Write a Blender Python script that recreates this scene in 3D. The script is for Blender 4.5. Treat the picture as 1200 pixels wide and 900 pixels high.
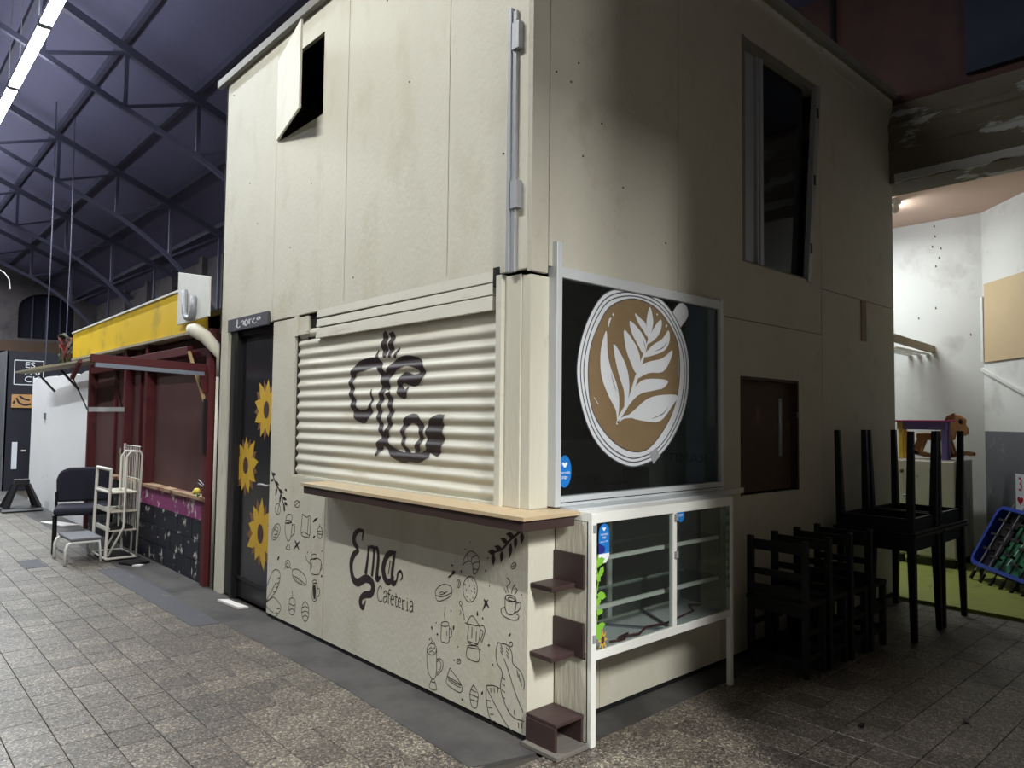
import bpy, math, random
from mathutils import Vector, Matrix
random.seed(7)
for o in list(bpy.data.objects): bpy.data.objects.remove(o)
scene = bpy.context.scene
COL = scene.collection

# ------------------------------------------------------------------ camera
yaw, pitch, roll = 0.83073932, 0.04766186, 0.01116012
fwd = Vector((math.cos(pitch)*math.cos(yaw), math.cos(pitch)*math.sin(yaw), math.sin(pitch)))
rgt = fwd.cross(Vector((0, 0, 1))).normalized(); upv = rgt.cross(fwd)
r2 = rgt*math.cos(roll) + upv*math.sin(roll); u2 = -rgt*math.sin(roll) + upv*math.cos(roll)
CAM = Vector((-2.466, -2.569, 1.55)); FPX = 852.8
cd = bpy.data.cameras.new('camera'); cam = bpy.data.objects.new('camera', cd); COL.objects.link(cam)
cd.sensor_width = 36; cd.lens = FPX/1200*36; cd.clip_end = 200; cd.clip_start = 0.05
m = Matrix((r2, u2, -fwd)).transposed().to_4x4(); m.translation = CAM; cam.matrix_world = m
scene.camera = cam

# ------------------------------------------------------------------ world and light
w = bpy.data.worlds.new('world'); scene.world = w; w.use_nodes = True
bg = w.node_tree.nodes['Background']; bg.inputs[0].default_value = (0.55, 0.6, 0.8, 1); bg.inputs[1].default_value = 0.1
scene.view_settings.view_transform = 'Standard'; scene.view_settings.look = 'None'
scene.view_settings.exposure = 0.0; scene.view_settings.gamma = 1; scene.view_settings.use_curve_mapping = False
def area(name, loc, sx, sy, power, color=(1, 1, 1), aim=(0, 0, -1)):
    l = bpy.data.lights.new(name, 'AREA'); l.shape = 'RECTANGLE'; l.size = sx; l.size_y = sy; l.energy = power; l.color = color
    o = bpy.data.objects.new(name, l); COL.objects.link(o); o.location = loc
    o.rotation_euler = Vector(aim).to_track_quat('-Z', 'Y').to_euler(); return o
COOL = (0.93, 0.98, 1.0); NEUT = (1.0, 0.985, 0.94)
LIGHT_HALL, LIGHT_FRONT, LIGHT_ROW, LIGHT_ROOM = 305, 330, 140, 50

# ------------------------------------------------------------------ materials
MATS = {}
def srgb(c): return tuple(((v/255)/12.92 if v/255 <= .04045 else ((v/255+.055)/1.055)**2.4) for v in c)
def mat(name, rgb, rough=.6, metal=0, var=.12, scale=6, bump=.08, bscale=60, spec=.4, stain=None, stain_at=.62, stain_scale=5, stain_soft=.05, stretch=(1, 1, 1), alpha=None):
    """plain coloured surface with mottling, fine relief and an optional second colour in worn patches"""
    if name in MATS: return MATS[name]
    mt = bpy.data.materials.new(name); mt.use_nodes = True; MATS[name] = mt
    nt = mt.node_tree; N = nt.nodes; Lk = nt.links; p = N['Principled BSDF']
    c = srgb(rgb)
    p.inputs['Roughness'].default_value = rough; p.inputs['Metallic'].default_value = metal; p.inputs['Specular IOR Level'].default_value = spec
    ge = N.new('ShaderNodeNewGeometry'); mp = N.new('ShaderNodeMapping'); mp.inputs['Scale'].default_value = stretch
    Lk.new(ge.outputs['Position'], mp.inputs['Vector'])
    n1 = N.new('ShaderNodeTexNoise'); n1.inputs['Scale'].default_value = scale; n1.inputs['Detail'].default_value = 6; n1.inputs['Roughness'].default_value = .65
    Lk.new(mp.outputs[0], n1.inputs['Vector'])
    mx = N.new('ShaderNodeMix'); mx.data_type = 'RGBA'
    lo = tuple(max(0, v*(1-var*1.4)) for v in c)+(1,); hi = tuple(min(1, v*(1+var*1.4)) for v in c)+(1,)
    mx.inputs[6].default_value = lo; mx.inputs[7].default_value = hi
    Lk.new(n1.outputs['Fac'], mx.inputs[0]); out = mx.outputs[2]
    if stain:
        n2 = N.new('ShaderNodeTexNoise'); n2.inputs['Scale'].default_value = stain_scale; n2.inputs['Detail'].default_value = 8; n2.inputs['Roughness'].default_value = .62
        Lk.new(mp.outputs[0], n2.inputs['Vector'])
        rp = N.new('ShaderNodeMapRange'); rp.inputs[1].default_value = stain_at-stain_soft; rp.inputs[2].default_value = stain_at+stain_soft
        Lk.new(n2.outputs['Fac'], rp.inputs[0])
        m2 = N.new('ShaderNodeMix'); m2.data_type = 'RGBA'; Lk.new(rp.outputs[0], m2.inputs[0]); Lk.new(out, m2.inputs[6]); m2.inputs[7].default_value = srgb(stain)+(1,)
        out = m2.outputs[2]
    Lk.new(out, p.inputs['Base Color'])
    if bump:
        n3 = N.new('ShaderNodeTexNoise'); n3.inputs['Scale'].default_value = bscale; n3.inputs['Detail'].default_value = 4
        Lk.new(mp.outputs[0], n3.inputs['Vector'])
        b = N.new('ShaderNodeBump'); b.inputs['Strength'].default_value = bump; b.inputs['Distance'].default_value = .01
        Lk.new(n3.outputs['Fac'], b.inputs['Height']); Lk.new(b.outputs[0], p.inputs['Normal'])
    return mt
def emis(name, rgb, s):
    mt = bpy.data.materials.new(name); mt.use_nodes = True; nt = mt.node_tree; nt.nodes.clear()
    e = nt.nodes.new('ShaderNodeEmission'); e.inputs[0].default_value = srgb(rgb)+(1,); e.inputs[1].default_value = s
    o = nt.nodes.new('ShaderNodeOutputMaterial'); nt.links.new(e.outputs[0], o.inputs[0]); MATS[name] = mt; return mt
def glass(name, tint=(235, 240, 240), refl=1.0, haze=.0, hz=(200, 205, 205)):
    """window pane: clear with a mirror-like sheen that grows at grazing angles, and a little dust"""
    mt = bpy.data.materials.new(name); mt.use_nodes = True; nt = mt.node_tree; nt.nodes.clear(); N = nt.nodes; Lk = nt.links
    t = N.new('ShaderNodeBsdfTransparent'); t.inputs[0].default_value = srgb(tint)+(1,)
    g = N.new('ShaderNodeBsdfGlossy'); g.inputs['Roughness'].default_value = .03; g.inputs[0].default_value = (refl, refl, refl, 1)
    lw = N.new('ShaderNodeLayerWeight'); pw = N.new('ShaderNodeMath'); pw.operation = 'POWER'; pw.inputs[1].default_value = 5; Lk.new(lw.outputs['Facing'], pw.inputs[0])
    f = N.new('ShaderNodeMath'); f.operation = 'MULTIPLY_ADD'; f.inputs[1].default_value = .96; f.inputs[2].default_value = .04; Lk.new(pw.outputs[0], f.inputs[0])
    mx = N.new('ShaderNodeMixShader'); Lk.new(f.outputs[0], mx.inputs[0]); Lk.new(t.outputs[0], mx.inputs[1]); Lk.new(g.outputs[0], mx.inputs[2])
    d = N.new('ShaderNodeBsdfDiffuse'); d.inputs[0].default_value = srgb(hz)+(1,)
    m2 = N.new('ShaderNodeMixShader'); m2.inputs[0].default_value = haze; Lk.new(mx.outputs[0], m2.inputs[1]); Lk.new(d.outputs[0], m2.inputs[2])
    o = N.new('ShaderNodeOutputMaterial'); Lk.new(m2.outputs[0], o.inputs[0]); MATS[name] = mt; return mt

CREAM = mat('cream_paint', (204, 202, 187), .62, var=.05, scale=2.2, bump=.25, bscale=45, stain=(188, 184, 162), stain_at=.66, stain_scale=3, stain_soft=.14, stretch=(1, 1, .6))
CREAMB = mat('cream_paint_rough', (190, 187, 174), .7, var=.06, scale=2.5, bump=.5, bscale=38, stain=(168, 162, 144), stain_at=.68, stain_scale=4, stain_soft=.12)
CREAMW = mat('cream_worn_wood', (204, 202, 187), .7, var=.07, scale=5, bump=.35, bscale=60, stain=(150, 140, 118), stain_at=.7, stain_scale=9, stretch=(1, 1, .15))
SHUT = mat('cream_shutter_metal', (206, 205, 192), .45, var=.06, scale=4, bump=.05, stain=(170, 158, 128), stain_at=.68, stain_scale=5, stain_soft=.1, stretch=(1, .3, 2))
LINE = mat('drawing_ink', (62, 56, 52), .8, var=.1, bump=0)
INK = mat('dark_brown_paint', (48, 38, 40), .55, var=.15, bump=0)
BROWN = mat('dark_brown_wood', (62, 47, 46), .5, var=.15, scale=8, bump=.15, bscale=40, stain=(110, 98, 92), stain_at=.72, stain_scale=12)
TOPWOOD = mat('countertop_wood', (190, 170, 138), .55, var=.1, scale=6, bump=.1, stain=(178, 172, 152), stain_at=.6, stain_scale=4, stretch=(1, .25, 1))
GALV = mat('galvanised_steel', (160, 163, 168), .45, .25, var=.12, scale=10, bump=.05, stain=(205, 203, 190), stain_at=.68, stain_scale=8)
WHITEP = mat('white_paint', (226, 228, 224), .4, var=.04, scale=5, bump=.05, stain=(180, 176, 160), stain_at=.74, stain_scale=10)
DARK = mat('dark_void', (16, 16, 20), .8, var=.1, bump=0)
INNER = mat('dim_interior', (46, 48, 52), .8, var=.1, bump=0)
BLACKM = mat('black_metal', (26, 25, 28), .4, var=.2, scale=8, bump=.03)
BLACKW = mat('black_stained_wood', (14, 14, 18), .5, var=.2, scale=10, bump=.1, stain=(40, 40, 44), stain_at=.76, stain_scale=14)
RED = mat('maroon_paint', (84, 27, 32), .55, var=.14, scale=6, bump=.1, stain=(52, 24, 28), stain_at=.64, stain_scale=6)
SHUTBR = mat('brown_stall_shutter', (84, 56, 55), .6, var=.08, scale=3, bump=.1, stretch=(1, 3, .3))
YEL = mat('yellow_paint', (228, 190, 40), .5, var=.06, scale=3, bump=.05, stain=(172, 150, 70), stain_at=.64, stain_scale=2.5, stain_soft=.1)
GRASS = glass('window_glass', (205, 212, 214), .9, .008)
CABGL = glass('cabinet_glass', (232, 236, 234), .8, .012)

# ------------------------------------------------------------------ mesh helpers
class MB:
    def __init__(s): s.v = []; s.f = []; s.mi = []; s.cur = 0
    def quad(s, *p):
        n = len(s.v); s.v += [tuple(q) for q in p]; s.f.append(tuple(range(n, n+len(p)))); s.mi.append(s.cur); return s
    def box(s, x0, x1, y0, y1, z0, z1):
        return s.hexa([(x0,y0,z0),(x1,y0,z0),(x1,y1,z0),(x0,y1,z0),(x0,y0,z1),(x1,y0,z1),(x1,y1,z1),(x0,y1,z1)])
    def hexa(s, p):
        n = len(s.v); s.v += [tuple(q) for q in p]
        for f in ((0,3,2,1),(4,5,6,7),(0,1,5,4),(1,2,6,5),(2,3,7,6),(3,0,4,7)): s.f.append(tuple(n+i for i in f)); s.mi.append(s.cur)
        return s
    def beam(s, a, b, w, h, up=(0, 0, 1), w2=None, h2=None):
        a, b = Vector(a), Vector(b); d = (b-a).normalized(); u = Vector(up)
        if abs(d.dot(u)) > .99: u = Vector((1, 0, 0)) if abs(d.x) < .9 else Vector((0, 1, 0))
        sx = d.cross(u).normalized(); sy = sx.cross(d); w2 = w2 or w; h2 = h2 or h
        P = [a-sx*w/2-sy*h/2, a+sx*w/2-sy*h/2, a+sx*w/2+sy*h/2, a-sx*w/2+sy*h/2, b-sx*w2/2-sy*h2/2, b+sx*w2/2-sy*h2/2, b+sx*w2/2+sy*h2/2, b-sx*w2/2+sy*h2/2]
        return s.hexa(P)
    def tube(s, pts, r, n=8, closed=False):
        P = [Vector(p) for p in pts]; rings = []; m = len(P); prev = None
        for i, p in enumerate(P):
            t = (P[(i+1) % m]-P[i-1]) if (closed or 0 < i < m-1) else (P[1]-P[0] if i == 0 else P[-1]-P[-2])
            t.normalize(); u = Vector((0, 0, 1)) if abs(t.z) < .95 else Vector((1, 0, 0))
            if prev is not None and prev.cross(t).length > 1e-4: u = prev
            a = (u - t*u.dot(t)).normalized(); b = t.cross(a); prev = a
            rr = r[i] if isinstance(r, (list, tuple)) else r
            k = len(s.v); s.v += [tuple(p+(a*math.cos(2*math.pi*j/n)+b*math.sin(2*math.pi*j/n))*rr) for j in range(n)]; rings.append(k)
        seq = list(zip(rings, rings[1:])) + ([(rings[-1], rings[0])] if closed else [])
        for k0, k1 in seq:
            for j in range(n): s.f.append((k0+j, k0+(j+1) % n, k1+(j+1) % n, k1+j)); s.mi.append(s.cur)
        if not closed:
            s.f.append(tuple(rings[0]+j for j in range(n))[::-1]); s.mi.append(s.cur); s.f.append(tuple(rings[-1]+j for j in range(n))); s.mi.append(s.cur)
        return s
    def prism(s, poly, fn, d0, d1):
        """poly: 2-D outline, fn(u, v, d) -> point; extruded from d0 to d1"""
        n = len(poly); k = len(s.v); s.v += [tuple(fn(u, v, d0)) for u, v in poly] + [tuple(fn(u, v, d1)) for u, v in poly]
        s.f.append(tuple(range(k, k+n))); s.mi.append(s.cur); s.f.append(tuple(range(k+2*n-1, k+n-1, -1))); s.mi.append(s.cur)
        for i in range(n): j = (i+1) % n; s.f.append((k+i, k+n+i, k+n+j, k+j)); s.mi.append(s.cur)
        return s
    def poly(s, pts, fn, off):
        return s.quad(*[fn(p[0], p[1], off) for p in pts])
    def ribbon(s, pts, fn, off, width=None, step=.01, cross=1, smooth=True):
        """painted stroke: pts (u, v[, w]); follows the surface given by fn"""
        P = [tuple(p[:2])+((p[2] if len(p) > 2 else width),) for p in pts]
        Q = []
        if smooth and len(P) > 2:
            E = [tuple(2*a-b for a, b in zip(P[0], P[1]))] + P + [tuple(2*a-b for a, b in zip(P[-1], P[-2]))]
            for i in range(1, len(E)-2):
                p0, p1, p2, p3 = E[i-1:i+3]; L = math.hypot(p2[0]-p1[0], p2[1]-p1[1]); n = max(1, min(40, int(L/step)))
                for k in range(n):
                    t = k/n
                    Q.append(tuple(.5*(2*b+(c-a)*t+(2*a-5*b+4*c-d)*t*t+(3*b-a-3*c+d)*t**3) for a, b, c, d in zip(p0, p1, p2, p3)))
            Q.append(P[-1])
        else:
            for p1, p2 in zip(P, P[1:]):
                n = max(1, int(math.hypot(p2[0]-p1[0], p2[1]-p1[1])/step))
                for k in range(n): Q.append(tuple(a+(b-a)*k/n for a, b in zip(p1, p2)))
            Q.append(P[-1])
        k = len(s.v); m = len(Q)
        for i, q in enumerate(Q):
            a = Q[max(0, i-1)]; b = Q[min(m-1, i+1)]; dx, dy = b[0]-a[0], b[1]-a[1]; l = math.hypot(dx, dy) or 1
            nx, ny = -dy/l, dx/l; w = max(.0012, q[2])/2
            for c in range(cross+1):
                t = -1+2*c/cross; s.v.append(tuple(fn(q[0]+nx*w*t, q[1]+ny*w*t, off)))
        for i in range(m-1):
            for c in range(cross):
                a = k+i*(cross+1)+c; s.f.append((a, a+1, a+cross+2, a+cross+1)); s.mi.append(s.cur)
        return s
    def ellipsoid(s, c, r, n=12, mrows=8, R=None):
        k = len(s.v)
        for i in range(mrows+1):
            th = math.pi*i/mrows
            for j in range(n):
                ph = 2*math.pi*j/n; p = Vector((r[0]*math.sin(th)*math.cos(ph), r[1]*math.sin(th)*math.sin(ph), r[2]*math.cos(th)))
                if R: p = R @ p
                s.v.append(tuple(Vector(c)+p))
        for i in range(mrows):
            for j in range(n): s.f.append((k+i*n+j, k+(i+1)*n+j, k+(i+1)*n+(j+1) % n, k+i*n+(j+1) % n)); s.mi.append(s.cur)
        return s
    def mesh(s, name, mats, off=(0, 0, 0), smooth=False):
        me = bpy.data.meshes.new(name); o = Vector(off)
        me.from_pydata([tuple(Vector(v)-o) for v in s.v], [], s.f)
        for mt in (mats if isinstance(mats, (list, tuple)) else [mats]): me.materials.append(mt)
        me.polygons.foreach_set('material_index', s.mi)
        if smooth: me.polygons.foreach_set('use_smooth', [True]*len(s.f))
        me.update(); return me

LOC = {}
def tag(o, label=None, cat=None, group=None, kind=None):
    if label: o['label'] = label
    if cat: o['category'] = cat
    if group: o['group'] = group
    if kind: o['kind'] = kind
    return o
def thing(name, label, cat, loc=(0, 0, 0), rz=0, group=None):
    o = bpy.data.objects.new(name, None); COL.objects.link(o); o.location = loc; o.rotation_euler = (0, 0, rz); o.empty_display_size = .1
    LOC[o.name] = Vector(loc); return tag(o, label, cat, group)
def part(name, mb, mats, parent, world=False, smooth=False, bevel=0, label=None):
    off = LOC.get(parent.name, Vector()) if world else (0, 0, 0)
    o = bpy.data.objects.new(name, mb.mesh(name, mats, off, smooth)); COL.objects.link(o); o.parent = parent
    LOC[o.name] = Vector(off) if world else Vector()
    if bevel: b = o.modifiers.new('bevel', 'BEVEL'); b.width = bevel; b.segments = 2; b.limit_method = 'ANGLE'
    if label: o['label'] = label
    return o
def solo(name, mb, mats, label=None, cat=None, group=None, kind=None, loc=(0, 0, 0), smooth=False, bevel=0):
    """a thing (or piece of the setting) that is one mesh; vertices in world space, origin at loc"""
    o = bpy.data.objects.new(name, mb.mesh(name, mats, loc, smooth)); COL.objects.link(o); o.location = loc; LOC[o.name] = Vector(loc)
    if bevel: b = o.modifiers.new('bevel', 'BEVEL'); b.width = bevel; b.segments = 2; b.limit_method = 'ANGLE'
    return tag(o, label, cat, group, kind)
def copy_tree(o, parent=None):
    c = o.copy(); COL.objects.link(c); c.parent = parent; LOC[c.name] = LOC.get(o.name, Vector())
    for ch in [x for x in bpy.data.objects if x.parent == o]: copy_tree(ch, c)
    return c
def text2d(txt, size=1.0):
    """flat lettering from the built-in font: (vertices, faces, width)"""
    cu = bpy.data.curves.new('lettering', 'FONT'); cu.body = txt; cu.size = size; cu.resolution_u = 3
    ob = bpy.data.objects.new('lettering', cu); COL.objects.link(ob)
    me = bpy.data.meshes.new_from_object(ob)
    V = [(v.co.x, v.co.y) for v in me.vertices]; F = [tuple(p.vertices) for p in me.polygons]
    bpy.data.objects.remove(ob); bpy.data.curves.remove(cu); bpy.data.meshes.remove(me)
    return V, F, max([v[0] for v in V] or [0])
def put_text(mb, txt, size, fn, off, u0, v0, su=1, sv=1, center=True):
    V, F, W = text2d(txt, size); k = len(mb.v); sh = W/2 if center else 0
    mb.v += [tuple(fn(u0+(x-sh)*su, v0+y*sv, off)) for x, y in V]
    for f in F: mb.f.append(tuple(k+i for i in f)); mb.mi.append(mb.cur)
FA = lambda y, z, d: (-d, y, z)      # on the shutter side of the kiosk (plane x = 0, facing -x)
FB = lambda x, z, d: (x, -d, z)      # on the window side of the kiosk (plane y = 0, facing -y)

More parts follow.
